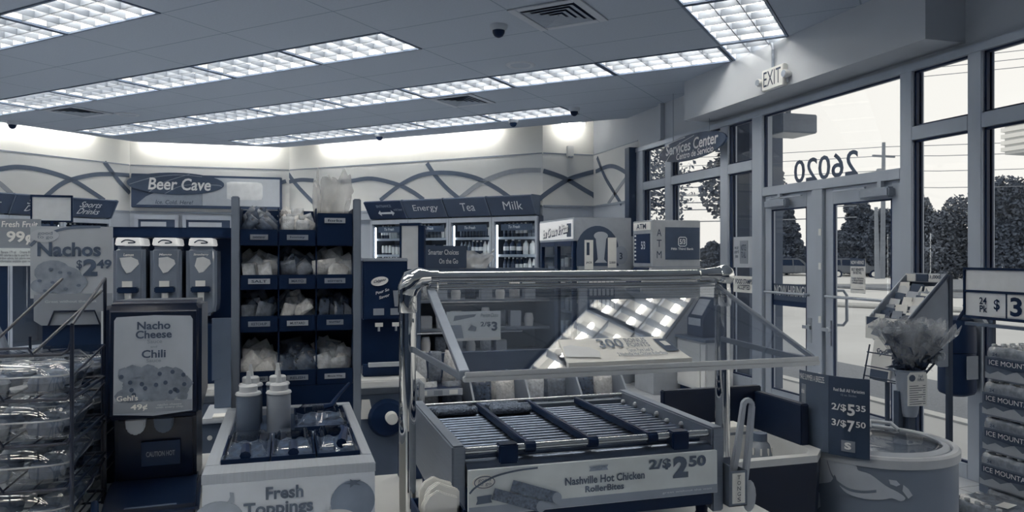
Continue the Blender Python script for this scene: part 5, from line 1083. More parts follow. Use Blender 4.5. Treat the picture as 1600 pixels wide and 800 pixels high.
# slush machine with three bowls
M['bowl'] = mat('bowl_slush', 84, k=.42, rough=.15, coat=.5); M['blit'] = mat('bowl_cap_glow', 200, emit=.45, ev=205)
t = thing('drink_dispenser', 'black cold drink dispenser with three lit-capped bowls', 'drink dispenser', (-.565, 4.1, .901))
MB().box(-.29, .22, 0, .325, .30, .78).box(-.29, .0, .73, .325, .22, .782).box(-.29, -.05, 0, .325, .22, .30).build('cabinet', M['black'], t, bevel=.006)
for k in range(3):
    x = -.168 + k * .163
    b_ = MB().prism([(x - .062, .34), (x + .062, .34), (x + .072, .40), (x + .072, .685), (x - .072, .685), (x - .072, .40)], -.06, .2, 'y').build('bowl', M['bowl'], t, bevel=.02, seg=3)
    MB().lathe([(.001, 0), (.05, .0), (.066, .05), (.05, .1)], 16, (x, -.05, .39), 'y').build('drum', M['bowl'], b_, smooth=True)
    MB().prism([(x - .058, .69), (x + .058, .69), (x + .052, .728), (x - .052, .728)], -.08, .18, 'y').build('bowl_cap', M['blit'], b_, bevel=.004)
    q_ = MB(); q_.ribbon(smoothp([(x - .03, -.082, .704), (x - .01, -.082, .716), (x + .02, -.082, .712), (x + .03, -.082, .704), (x, -.082, .702)]), .006, (0, -1, 0), .001); q_.build('cap_logo', M['ink'], b_)
    MB().prism([(x - .04 + .01 * k, .63), (x + .01, .635), (x + .04, .62), (x + .045, .60), (x + .01, .56), (x - .01, .555), (x - .03, .59)], -.061, -.065, 'y').build('fruit_decal', M['inkm2'], b_)
    text(['Lemon', 'Mango', 'Strawberry'][k], M['inkw'], b_, x, -.067, .645, .045 + .012 * k, .014, shear=.2)
    MB().box(x - .022, -.105, .49, x + .022, -.095, .518).build('handle_tag', M['white'], b_); MB().box(x - .045, -.105, .46, x + .045, -.06, .489).build('valve', M['navy'], b_, bevel=.005); MB().tube([(x + .0, -.08, .46), (x + .0, -.08, .405)], [.016, .014], 10).build('spigot', M['white'], b_)
t = thing('cup_rack', 'grey upright panel and tray unit between dispenser and packet rack', 'cup rack', (-.26, 3.30, 0)); MB().box(-.07, 0, 0, .09, .3, .86).build('cabinet', M['greyd'], t, bevel=.006)
mb = MB()
for i in range(9):
    for j in range(12): mb.box(-.055 + i * .014, -.004, .40 + j * .026, -.047 + i * .014, 0, .415 + j * .026)
mb.build('mesh_panel', M['ink'], t); MB().box(-.07, -.02, .86, .09, .3, .88).build('tray', M['signm'], t, bevel=.004); MB().box(-.03, -.01, .882, .06, .06, .886).build('paper_slip', M['paper'], t); MB().prism([(-.05, 1.0), (.05, 1.02), (.055, 1.27), (-.05, 1.27)], .2, .22, 'y').prism([(-.04, .882), (.04, .882), (.04, 1.02), (-.04, 1.0)], .2, .21, 'y').build('board', M['greyd'], t); MB().box(.07, .21, .88, .085, .225, 1.34).build('rod', M['signm'], t); MB().lathe([(.001, -.008), (.01, -.006), (.01, 0)], 10, (-.04, 0, .80), 'y').build('knob', M['white'], t)
# coffee machine and basket at the edge
t = thing('coffee_machine', 'coffee machine with a bright picture panel at the picture edge', 'coffee machine', (-1.62, 4.15, .901)); MB().box(-.2, 0, 0, .2, .4, .62).build('body', M['greyd'], t, bevel=.01); q_ = MB().box(-.10, -.012, .26, .14, 0, .52).build('picture_panel', mat('coffee_panel', 175, k=.5, emit=.25, ev=180), t); MB().prism([(-.08, .28), (-.04, .28), (-.08, .42)], -.016, -.012, 'y').prism([(.02, .36), (.06, .52), (.12, .52), (.1, .3)], -.016, -.012, 'y').build('swirl_picture', M['inkm'], q_); text('Good\nCoffee', M['inkw'], q_, .04, -.018, .33, .1, .06); MB().box(-.09, -.01, .14, .12, 0, .25).build('vent_panel', M['navy'], t); MB().box(.02, -.02, .2, .03, -.012, .54).build('rod', M['black'], t)
M['wick'] = mat('wicker', 84, k=.42, rough=.8, noise=.4, scale=40, bump=.8, stretch=(1, 1, 12))
t = thing('bread_basket', 'woven basket with an arched rim behind the pastry rack', 'basket', (-.93, 2.58, CT + .001))
mb = MB()
for k in range(14):
    z = .02 + k * .026; mb.tube([(.13 * math.cos(a), .07 * math.sin(a) * 1, z + .003 * math.sin(9 * a + k * 3.14)) for a in [2 * math.pi * i / 32 for i in range(33)]], .013, 6, False)
mb.lathe([(.001, .008), (.125, .01)], 20, (0, 0, 0), 'z', 1, .55); mb.build('weave', M['wick'], t, smooth=True)
MB().tube([(.15 * math.cos(a), -.05, .33 + .20 * math.sin(a)) for a in [math.pi * i / 20 for i in range(21)]], .012, 8).build('hoop', M['postg'], t, smooth=True)
# black twin beverage machine
t = thing('beverage_machine', 'black two-tap iced drink machine with an oval label', 'drink machine', (.503, 4.1, .901))
MB().box(-.119, .02, 0, .119, .4, .62).box(-.119, -.05, .30, .119, .02, .62).box(-.119, -.05, 0, .119, .02, .06).build('cabinet', M['black'], t, bevel=.006); MB().box(-.12, -.055, .61, .12, .4, .628).build('top_trim', M['grey'], t, bevel=.004)
MB().prism([(-.03 + .045 * math.cos(R(a)), .505 + .024 * math.sin(R(a)) + .006 * math.cos(R(a))) for a in range(0, 360, 12)], -.052, -.058, 'y').build('oval_label', M['inkw'], t); text('Calypso', M['ink'], t, -.03, -.06, .507, .065, .018, shear=.4, tilt=.2); text('Pour So', M['inkm2'], t, -.015, -.054, .452, .07, .016, tilt=.3); text('Savor', M['inkm2'], t, -.005, -.054, .425, .055, .016, tilt=.3)
q_ = MB().lathe([(.018, 0), (.026, .08), (.027, .085), (.001, .085)], 16, (.066, -.06, .37), 'z', 1, .15).build('cup_picture', M['inkm'], t); MB().ribbon(smoothp([(.068, -.066, .45), (.075, -.066, .49), (.095, -.066, .53)]), .008, (0, -1, 0), .001).build('straw_picture', M['inkm2'], q_)
for x in (-.035, .055):
    MB().box(x - .028, -.056, .325, x + .028, -.05, .36).build('flavour_card', M['inkm'], t); MB().box(x - .02, -.075, .265, x + .02, -.06, .285).build('tap_handle', M['white'], t); MB().tube([(x, -.06, .265), (x, -.06, .24)], .006, 8).build('tap', M['steel'], t)
MB().box(-.09, -.09, .055, .1, -.05, .075).build('drip_tray', M['signm'], t)
t = thing('cup_dispenser', 'round black cup dispenser with one white cup end under the island top', 'cup dispenser', (.50, 3.962, .70)); MB().lathe([(.001, 0), (.095, 0), (.10, -.02), (.085, -.05), (.06, -.055)], 26, (0, 0, 0), 'y').build('tube', M['black'], t, smooth=True); MB().lathe([(.032, -.055), (.03, -.10), (.027, -.105), (.001, -.104)], 22, (.015, 0, .01), 'y').build('cup', M['white'], t, smooth=True)
tag(MB().prism([(-.035, 0), (.03, 0), (.01, .10), (-.03, .10)], -.004, .004, 'y').build('paper_slip', M['paper'], loc=(.40, 3.95, .70)), 'white paper slip hanging from the island edge beside the cup dispenser', 'paper slip')
# blank light box headers
for loc, w_, h_, lab, rz in (((-1.84, 7.0, 1.83), .28, .19, 'blank white panel sign in a black frame before the sports drink coolers', 0), ((.765, 4.86, 1.455), .12, .28, 'blank upright white panel in a black frame beside the Smarter Choices sign', -35)):
    t = thing('blank_sign', lab, 'sign', loc, rz); MB().box(-w_ / 2 - .012, -.012, -.012, w_ / 2 + .012, .012, 0).box(-w_ / 2 - .012, -.012, h_, w_ / 2 + .012, .012, h_ + .018).box(-w_ / 2 - .012, -.012, 0, -w_ / 2, .012, h_).box(w_ / 2, -.012, 0, w_ / 2 + .012 + (.03 if rz else 0), .012, h_).build('frame', M['black'], t); MB().box(-w_ / 2, -.006, 0, w_ / 2, .006, h_).build('panel', M['inkm2'], t); MB().tube([(0, 0, -loc[2] + .02), (0, 0, -.012)], .014, 8).build('pole', M['black'], t); MB().lathe([(.045, 0), (.045, .01), (.02, .02)], 16, (0, 0, -loc[2] + .001)).build('foot', M['black'], t)
# open cold case with the Smarter Choices sign
t = thing('open_cold_case', 'open refrigerated case with the Smarter Choices sign on top', 'cold case', (0, 0, 0))
X0, X1 = .93, 2.05
MB().box(X0, 6.1, 0, X1, 6.2, 1.44).box(X0, 5.6, 0, X0 + .03, 6.1, 1.44).box(X1 - .03, 5.6, 0, X1, 6.1, 1.44).box(X0 + .03, 5.6, 0, X1 - .03, 6.1, .78).build('body', M['greyd'], t, bevel=.005)
for z in (.98, 1.2): MB().box(X0 + .03, 5.72, z - .02, X1 - .03, 6.1, z).build('shelf', M['shelf'], t)
MB().tube([(X0, 5.595, .96), (X1 - .3, 5.595, .96)], .008, 8).build('bumper_rail', M['barc'], t)
for k in range(4): MB().box(X0 + .02 + k * .28, 5.59, .70, X0 + .28 + k * .28, 5.60, .78).build('front_tile', M['grey'], t, bevel=.003)
t = thing('case_sign', 'Smarter Choices On the Go sign over the open cold case', 'sign', (1.19, 5.80, 1.445)); MB().box(-.17, -.008, 0, .165, .008, .175).build('panel', M['signd'], t, bevel=.003); text('Smarter Choices', M['inkm2'], t, -.02, -.011, .125, .24, .04, bold=.01); text('On the Go', M['inkm2'], t, .02, -.011, .055, .15, .04, bold=.01)
t = thing('snack_sign', 'pale 2 for $3 sandwich sign clipped to the open cold case front', 'sign', (1.36, 5.575, .90)); MB().box(-.21, -.006, 0, .21, .006, .22).build('card', M['strip'], t); text('2/$', M['inkdk'], t, .09, -.008, .12, .08, .04); text('3', M['inkdk'], t, .16, -.008, .105, .045, .07, bold=.04); text('Premium Choice', M['inkm'], t, .12, -.008, .19, .14, .03, shear=.4); MB().prism([(-.16, .15), (.0, .18), (.02, .20), (-.15, .19)], -.006, -.008, 'y').prism([(-.05, .08), (-.02, .12), (.02, .1), (.01, .07)], -.006, -.008, 'y').prism([(-.2, .02), (-.08, .02), (-.1, .12), (-.19, .12)], -.006, -.008, 'y').build('food_picture', M['inkm'], t); MB().box(-.21, -.012, 0, .21, -.006, .02).build('price_rail', M['white'], t)
random.seed(21)
for k in range(22):
    x = X0 + .1 + (k % 8) * .12; z = [.98, 1.2, .78][k // 8]; h_ = random.uniform(.08, .17)
    if k % 3 == 0: o = MB().box(-.045, -.04, 0, .045, .04, h_).build('food_carton', [M['signm'], M['paper'], M['lab2']][k % 3], bevel=.004); cat = 'carton'
    elif k % 3 == 1: o = MB().lathe([(.001, 0), (.035, 0), (.04, h_ * .6), (.03, h_), (.001, h_)], 12).build('food_tub', M['lab1'], smooth=True); cat = 'tub'
    else: o = packet_mesh(.09, .13, .025).build('snack_bag', M['pkt'][k % 4], smooth=True); cat = 'bag'
    o.location = (x, 5.80, z + (.066 if cat == 'bag' else .0)); tag(o, 'chilled food %s on a shelf of the open cold case' % cat, cat, 'chilled %ss in the open cold case' % cat)
bag('rounded clear bag of fruit standing on top of the open cold case', (1.45, 5.95, 1.44), .26, .2, .13, 31)
# snack gondola behind the grill
t = thing('snack_gondola', 'low snack shelf unit with price tag strips behind the roller grill', 'shelf unit', (0, 0, 0))
GX0_, GX1_ = .70, 2.02
MB().box(GX0_, 4.34, 0, GX1_, 4.80, .52).build('base', M['navy'], t); MB().box(GX0_, 4.74, .52, GX1_, 4.80, .92).build('back_panel', M['dark'], t); MB().box(GX0_, 4.25, .60, GX1_, 4.74, .625).build('shelf', M['navy'], t); MB().box(GX0_ - .02, 4.30, .745, .98, 4.74, .765).build('shelf', M['navy'], t)
for x in (GX0_, 1.03, 1.37, 1.70, GX1_ - .02): MB().prism([(4.24, .60), (4.24, .70), (4.34, .80), (4.74, .80), (4.74, .60)], x, x + .012, 'x').build('side_bracket', M['grey'], t)
for x0, x1, y, z in ((GX0_, .98, 4.295, .735), (.76, 1.02, 4.245, .595), (1.05, 1.36, 4.245, .595), (1.39, 1.69, 4.245, .595), (1.72, 2.0, 4.245, .595)):
    q_ = MB().box(x0, y - .008, z, x1, y, z + .038).build('tag_strip', M['signm'], t)
    for j in range(3): MB().box(x0 + .02 + j * .09, y - .011, z + .006, x0 + .07 + j * .09, y - .008, z + .032).build('price_tag', M['paper'] if j % 2 == 0 else M['inkm'], q_)
for k in range(16):
    x = [.80, .945, 1.125, 1.275, 1.465, 1.61, 1.795, 1.925][k % 8]; o = packet_mesh(.12, .16, .025).build('snack_bag', M['pkt'][[0, 1, 3, 2][k % 4]], smooth=True); o.location = (x, 4.42 + .12 * (k // 8), .715); o.rotation_euler = (-.12, random.uniform(-.04, .04), random.uniform(-.1, .1)); tag(o, 'snack bag standing on the low shelf behind the roller grill', 'snack bag', 'snack bags on the low shelf')
for k in range(3):
    o = packet_mesh(.085, .19, .035).build('snack_bag', M['pkt'][k % 3], smooth=True); o.location = (.765 + k * .092, 4.50, .872); o.rotation_euler = (-.2, .1 * k, .2); tag(o, ['large crinkled bag on the upper snack shelf, by the post', 'large crinkled bag in the middle of the upper snack shelf', 'large crinkled bag at the inner end of the upper snack shelf'][k], 'snack bag')
t = thing('serving_tongs', 'grey tongs standing upright behind the roller grill by the chrome post', 'tongs', (.37, 2.25, CT + .001)); MB().tube([(-.02, 0, .0), (-.012, 0, .2), (-.004, 0, .275), (.008, 0, .285), (.018, 0, .275), (.018, 0, .2), (.02, 0, .0)], .009, 8).build('arms', M['signm'], t, smooth=True); MB().box(-.05, -.03, 0, .05, .03, .10).build('stand', M['navy'], t)
# ------------------------------------------------------------------ door banners and poster
t = thing('door_banner', 'dark NOW HIRING! banner across the glass of the door nearest the cash machine', 'banner', (XF + .045, 6.08, 1.065))
MB().box(0, -.255, 0, .003, .255, .21).build('sheet', M['signd'], t); text('NOW HIRING!', M['inkm2'], t, 0, -.003, .145, .46, .10, bold=.008, warp=wx(0)); MB().box(-.002, -.255, .0, 0, .255, .05).build('lower_band', M['navy'], t)
t = thing('hiring_poster', 'white NOW HIRING! poster on the door with the pull handle', 'poster', (XF + .045, 5.195, 1.23))
MB().box(0, -.085, 0, .003, .085, .29).build('sheet', M['paper'], t); q_ = MB().box(-.002, -.085, .225, 0, .085, .29).build('top_band', M['signd'], t); text('NOW HIRING!', M['inkw'], q_, 0, -.004, .256, .15, .03, bold=.008, warp=wx(0)); text('BEST BENEFITS\nIN RETAIL', M['ink'], t, 0, -.003, .185, .14, .05, bold=.02, warp=wx(0)); text('Accepting Applications\nfor Multiple Positions\n& Multiple Locations', M['ink'], t, 0, -.003, .105, .14, .06, warp=wx(0)); MB().box(-.001, -.07, .03, 0, .07, .034).build('rule', M['ink'], t)
# ------------------------------------------------------------------ ice barrel cooler with its price flag
M['barrel'] = mat('barrel_skin', 84, k=.36, rough=.3, noise=.03, scale=4); M['bmark'] = mat('barrel_mark', 130, k=.34, rough=.3); M['blid'] = mat('barrel_rim', 150, k=.5, rough=.3); M['barlid'] = glassy('barrel_lid_clear', 1.38, (.93, .94, .95), .02, .0)
BX, BY, BR = 2.225, 2.45, .29
t = thing('barrel_cooler', 'round barrel drink cooler with a charging bull mark and clear lid', 'barrel cooler', (BX, BY, 0))
MB().lathe([(.24, 0), (.25, .01), (BR - .012, .06), (BR - .004, .12), (BR - .004, .785)], 56).build('barrel', M['barrel'], t, smooth=True)
MB().lathe([(BR - .002, .775), (BR + .004, .778), (BR + .004, .808), (BR - .004, .816), (BR - .022, .816), (BR - .027, .795)], 56, ring=True).build('rim', M['blid'], t, smooth=True)
MB().lathe([(.001, .823), (.12, .8225), (.22, .820), (.25, .814), (.262, .800)], 56).build('lid', M['barlid'], t, smooth=True); MB().lathe([(.262, .802), (.258, .814), (.235, .8235), (.232, .8185)], 56, ring=True).build('lid_ring', M['signm'], t, smooth=True)
MB().tube([(.12, .16, .818), (.15, .19, .84), (.20, .13, .84), (.21, .10, .818)], .008, 8).build('lid_handle', M['blid'], t, smooth=True)
MB().lathe([(.001, .76), (.254, .76)], 40).build('reflection_floor', M['paper'], t)  # disc made white to stand in for bright window reflections in the lid
def bw(u, z, r_=BR + .0005):                                   # u metres round the barrel from the side facing the camera
    a = math.atan2(-BY, -BX) + u / BR
    return (r_ * math.cos(a), r_ * math.sin(a), z)
def barrel_patch(pts, name, m_, r_=BR):
    bm = bmesh.new(); f = bm.faces.new([bm.verts.new((x - .015, z + .072, 0)) for x, z in pts]); bmesh.ops.triangulate(bm, faces=[f])
    for _ in range(2): bmesh.ops.subdivide_edges(bm, edges=[e for e in bm.edges if abs(e.verts[0].co.x - e.verts[1].co.x) > .03], cuts=1); bmesh.ops.triangulate(bm, faces=bm.faces[:])
    for v in bm.verts: v.co = Vector(bw(v.co.x, v.co.y, r_))
    me = bpy.data.meshes.new(name); bm.to_mesh(me); bm.free(); me.materials.append(m_); o = bpy.data.objects.new(name, me); C.objects.link(o); o.parent = t; return o
barrel_patch(smoothp([(-.20, .70, 0), (-.12, .715, 0), (-.05, .705, 0), (-.04, .688, 0), (.0, .68, 0), (.05, .645, 0), (.09, .625, 0), (.115, .605, 0), (.10, .593, 0), (.07, .602, 0), (.04, .594, 0), (-.02, .588, 0), (-.08, .598, 0), (-.11, .625, 0), (-.125, .655, 0), (-.14, .625, 0), (-.19, .605, 0), (-.23, .58, 0), (-.24, .62, 0), (-.235, .67, 0), (-.20, .70, 0)], 3)[:-1] and [(p.x, p.y) for p in smoothp([(-.20, .70, 0), (-.12, .715, 0), (-.05, .705, 0), (-.04, .688, 0), (.0, .68, 0), (.05, .645, 0), (.09, .625, 0), (.115, .605, 0), (.10, .593, 0), (.07, .602, 0), (.04, .594, 0), (-.02, .588, 0), (-.08, .598, 0), (-.11, .625, 0), (-.125, .655, 0), (-.14, .625, 0), (-.19, .605, 0), (-.23, .58, 0), (-.24, .62, 0), (-.235, .67, 0), (-.20, .70, 0)], 3)[:-1]], 'bull_mark', M['bmark'], BR + .001)
for pts in ([(.06, .668), (.085, .666), (.098, .652), (.085, .645), (.065, .652)], [(.108, .652), (.125, .638), (.14, .615), (.125, .603), (.105, .63)], [(-.215, .575), (-.19, .57), (-.185, .52), (-.20, .505), (-.225, .51), (-.205, .54)]): barrel_patch(pts, 'bull_mark', M['bmark'], BR + .001)
mb = MB(); mb._add([bw(*p, BR + .002) for p in []], []) if 0 else None
q_ = MB(); P_ = smoothp([(-.155, .70, 0), (-.13, .645, 0), (-.08, .615, 0), (-.03, .612, 0), (.02, .622, 0)])
q_._add([bw(p.x - .015, p.y + .072 + s_ * .005, BR + .002) for p in P_ for s_ in (-1, 1)], [(2 * i, 2 * i + 1, 2 * i + 3, 2 * i + 2) for i in range(len(P_) - 1)]); q_.build('bull_line', M['barrel'], t)
g = thing('price_flag', 'dark curved price panel with 2/$5.35 and 3/$7.50 on the barrel cooler', 'price panel', (BX, BY, 0))
M['flag'] = mat('flag_dark', 42, k=.5, rough=.35); M['flag2'] = mat('flag_mid', 62, k=.5, rough=.35)
def fw(u, z, o=0): return bw(u - .15, z + .092, BR + .018 + o)
def fshell(u0, u1, z0, z1, m_, name, par, o=0, tk=.004):
    mb = MB(); n_ = 14; vs = []
    for i in range(n_ + 1):
        u = u0 + (u1 - u0) * i / n_
        vs += [fw(u, z0, o), fw(u, z1, o), fw(u, z1, o + tk), fw(u, z0, o + tk)]
    mb._add(vs, [(i * 4 + j, i * 4 + (j + 1) % 4, i * 4 + 4 + (j + 1) % 4, i * 4 + 4 + j) for i in range(n_) for j in range(4)] + [(3, 2, 1, 0), tuple(n_ * 4 + j for j in range(4))]); return mb.build(name, m_, par)
fshell(-.145, .135, .715, 1.005, M['flag'], 'panel', g); fshell(-.143, .0, .717, 1.003, M['flag2'], 'picture_half', g, .0045, .001)
fk = lambda p: fw(p[0], p[2], .008 - p[1])
text('2/$', M['inkw'], g, .038, -.001, .893, .05, .028, warp=fk); text('5', M['inkw'], g, .078, -.001, .889, .024, .042, bold=.03, warp=fk); text('35', M['inkw'], g, .108, -.001, .898, .03, .022, bold=.02, warp=fk)
text('3/$', M['inkw'], g, .038, -.001, .835, .05, .028, warp=fk); text('7', M['inkw'], g, .078, -.001, .83, .024, .042, bold=.03, warp=fk); text('50', M['inkw'], g, .108, -.001, .839, .03, .022, bold=.02, warp=fk)
text('Red Bull All Varieties', M['inkw'], g, .07, -.001, .958, .10, .012, bold=.01, warp=fk); text('12 oz. Singles', M['inkm'], g, .07, -.001, .94, .05, .010, warp=fk); text('MAKE SUMMER A BREEZE.', M['inkw'], g, -.072, -.002, .985, .12, .022, bold=.0, warp=fk)
q_ = fshell(.045, .09, .735, .775, M['inkm'], 'logo_block', g, .0045, .001); text('S', M['inkw'], q_, .068, -.002, .757, .022, .026, bold=.05, warp=fk)
q_ = fshell(-.125, -.10, .765, .955, M['inkm'], 'can_picture', g, .006, .001); text('drink', M['inkw'], q_, -.1125, -.002, .93, .018, .02, warp=fk)
# ------------------------------------------------------------------ black bin with cooled bottles
M['bin'] = mat('bin_black', 14, k=.75, rough=.5); M['binw'] = mat('bin_liner', 180, k=.62, rough=.4)
t = thing('ice_bin', 'black open-topped bin with a white liner between grill and barrel', 'bin', (1.66, 2.52, 0))
def octo(h, c): return [(-h + c, -h), (h - c, -h), (h, -h + c), (h, h - c), (h - c, h), (-h + c, h), (-h, h - c), (-h, -h + c)]
mb = MB(); O1, O2, O3 = octo(.20, .06), octo(.235, .07), octo(.20, .055)
mb._add([(x, y, 0) for x, y in O1] + [(x, y, .80) for x, y in O2], [tuple(range(8))[::-1]] + [(i, (i + 1) % 8, 8 + (i + 1) % 8, 8 + i) for i in range(8)]); mb.build('body', M['bin'], t)
mb = MB(); mb._add([(x, y, .80) for x, y in O2] + [(x, y, .825) for x, y in O2] + [(x, y, .825) for x, y in O3] + [(x * .9, y * .9, .55) for x, y in O3], [(i + a * 8, (i + 1) % 8 + a * 8, (i + 1) % 8 + a * 8 + 8, i + a * 8 + 8) for i in range(8) for a in range(3)] + [tuple(range(24, 32))]); mb.build('liner', M['binw'], t)
MB().box(-.215, .20, .80, .235, .235, 1.0).box(.20, -.1, .80, .235, .20, .98).build('back_board', M['bin'], t, bevel=.004)
t = thing('carton', 'white carton standing in the black bin', 'carton', (1.62, 2.56, .56)); MB().box(-.07, -.05, 0, .07, .05, .33).build('box', M['paper'], t, bevel=.003); MB().box(-.072, -.052, .30, .072, .052, .31).build('flap_line', M['inkm'], t)
t = thing('bottle', 'bottle with a dark cap and striped neck standing in the black bin', 'bottle', (1.715, 2.47, .56)); MB().lathe([(.001, 0), (.04, 0), (.045, .02), (.045, .2), (.043, .24), (.035, .27), (.022, .285)], 18).build('bottle', M['liqm'], t, smooth=True); MB().lathe([(.026, .283), (.026, .312), (.001, .312)], 16).build('cap', M['greyd'], t, smooth=True)
for k in range(9): MB().lathe([(.004, 0), (.004, .025)], 6, (.041 * math.cos(k * .698), .041 * math.sin(k * .698), .235)).build('neck_stripe', M['white'], t)
# ------------------------------------------------------------------ card rack, magazine pocket, flowers
t = thing('card_rack', 'stepped rack of gift cards with a Start front panel near the doors', 'card rack', (3.10, 3.33, 0))     # faces -X
hy = .14
for y in (-hy, hy - .015): MB().prism([(.0, 1.10), (.0, 1.20), (.255, 1.435), (.285, 1.435), (.285, .95), (.22, .95)], y, y + .015, 'y').build('side_panel', M['grey'], t, bevel=.003)
MB().tube([(-.004, -hy - .006, 1.19), (.262, -hy - .006, 1.438)], .010, 8).build('side_rail', M['ink'], t); MB().box(.275, -hy - .004, .0, .30, -hy + .02, 1.44).box(.275, hy - .02, .0, .30, hy + .004, 1.44).build('post', M['ink'], t)
MB().box(.285, -hy, .95, .292, hy, 1.43).build('back_panel', M['greyd'], t)
for k in range(7):
    x = .01 + k * .038; z = 1.135 + k * .037
    MB().box(x, -hy + .015, z - .04, x + .004, hy - .015, z + .02).build('step', M['greyd'], t)
hd = MB().box(.262, -hy, 1.395, .27, hy, 1.445).build('header', M['signm'], t); MB().box(.258, -.02, 1.40, .262, .06, 1.44).build('header_block', M['signd'], hd); text('21,000', M['inkdk'], hd, .06, .256, 1.425, .09, .022, bold=.03, warp=lambda p: (p[1], -p[0], p[2])); MB().box(.258, -.10, 1.40, .261, -.025, 1.44).build('header_card', M['paper'], hd); MB().box(.258, .065, 1.40, .261, .135, 1.44).build('header_card', M['paper'], hd)
fp = MB().box(-.012, -hy, 1.085, -.004, hy, 1.205).build('front_panel', M['paper'], t); text('Start', M['inkdk'], fp, .06, -.014, 1.18, .085, .03, warp=wx(0)); text('something new', M['inkm'], fp, -.02, -.014, 1.15, .2, .022, shear=.2, warp=wx(0)); MB().prism([(.13, 1.205), (.04, 1.205), (.13, 1.16)], -.0135, -.012, 'x').build('corner_mark', M['inkdk'], fp); MB().prism([(.02, 1.13), (.07, 1.15), (.10, 1.11), (.03, 1.10)], -.0135, -.012, 'x').build('picture', M['inkm'], fp)
random.seed(5); cp = None; k_ = 0
cms = [M['paper'], M['signm'], M['inkm2'], M['signd'], M['paper'], M['inkm']]
for r_ in range(6):
    for c_ in range(3):
        for e_ in range(2):
            m_ = cms[random.randrange(6)]
            o = MB().box(-.0015, -.040, 0, .0015, .040, .062).build('gift_card', [m_, M['ink']], loc=(3.10 + .020 + r_ * .034 + .008 * e_, 3.33 - .088 + c_ * .088 + .006 * e_, 1.125 + r_ * .036 + .007 * e_ + random.uniform(0, .022)))
            o.rotation_euler = (random.uniform(-.12, .12), .32 + random.uniform(-.1, .1), random.uniform(-.1, .1)); o.scale = (1, random.uniform(.75, 1.02), random.uniform(.85, 1.15))
            tag(o, 'small card in the stepped rack near the doors, %s step from the front panel' % ['first', 'second', 'third', 'fourth', 'fifth', 'sixth'][r_], 'card', 'cards on step %d of the card rack' % (r_ + 1))
t = thing('magazine_pocket', 'wire magazine pocket with a leaning magazine beside the flowers', 'magazine rack', (2.93, 3.12, 0))
MB().tube([(0, .02, 0), (0, .02, .92)], .012, 8).build('leg', M['ink'], t); mb = MB().tube([(-.06, -.12, .90), (-.02, -.12, 1.06)], .004, 6).tube([(-.06, .12, .90), (-.02, .12, 1.08)], .004, 6)
for z in (.92, .97, 1.04): mb.tube([(-.055 + (z - .9) * .2, -.13, z), (-.055 + (z - .9) * .2, .13, z)], .0035, 6)
mb.tube([(0, -.12, .9), (0, .12, .9)], .004, 6).build('wire_basket', M['ink'], t)
t = thing('magazine', 'creased magazine with a script cover standing in the wire pocket', 'magazine', (2.90, 3.12, .905)); mb = MB().prism([(0, 0), (.01, 0), (.045, .20), (.035, .20)], -.02, .115, 'y'); mb.build('cover', M['paper'], t); MB().prism([(.012, 0), (.06, 0), (.085, .17), (.05, .18)], -.11, .09, 'y').build('page_block', M['signm'], t); text('Style', M['ink'], t, -.05, 0, .14, .09, .04, shear=.4, warp=lambda p: (-.002 + p[2] * .175, -p[0], p[2])); MB().prism([(-.002, 0), (0, 0), (.008, .05), (.006, .05)], -.01, .11, 'y').build('cover_picture', M['inkdk'], t); MB().box(.0, -.10, .06, .018, -.03, .085).build('title_strip', M['white'], t)
M['film'] = clearfilm('flower_wrap', 150, .36, .15, .4, 18, .5); M['petal'] = mat('petal_pale', 128, k=.5, rough=.7, noise=.15, scale=30); M['stemm'] = mat('flower_stem', 40, k=.5, rough=.7, noise=.3, scale=30)
t = thing('flower_bucket', 'slim grey flower bucket with a price sheet on a dark stand', 'bucket', (2.83, 2.90, 0))
MB().lathe([(.034, .78), (.040, .80), (.062, .995), (.068, 1.0), (.062, 1.003), (.058, .99), (.034, .80)], 24).build('bucket', M['grey'], t, smooth=True); MB().box(-.02, -.02, .02, .02, .02, .78).box(-.06, .0, .02, -.035, .03, .9).build('stand_post', M['ink'], t); MB().lathe([(.15, 0), (.15, .012), (.03, .02)], 20).build('stand_foot', M['ink'], t)
q_ = MB().prism([(-.075, .845), (.035, .84), (.037, .98), (.03, .998), (-.06, 1.0), (-.075, .985)], -.071, -.069, 'y').build('price_sheet', M['paper'], t)
mb = MB()
for k in range(9): mb.box(-.065, -.0725, .935 - k * .0105, -.065 + .05 + .02 * ((k * 5) % 3), -.071, .9375 - k * .0105); mb.box(.012, -.0725, .935 - k * .0105, .026, -.071, .9375 - k * .0105)
mb.build('printed_line', M['ink'], q_); MB().prism([(-.05 + .018 * math.cos(i * .7), .973 + .016 * math.sin(i * .7)) for i in range(9)], -.0725, -.071, 'y').build('flower_print', M['inkdk'], q_); text('Fresh\nFlowers', M['inkm'], q_, -.002, -.0725, .972, .04, .03, shear=.3)
t = thing('bouquet', 'bunch of cut flowers in clear wrap standing in the grey bucket', 'bouquet', (2.83, 2.90, .88))
rnd = random.Random(9)
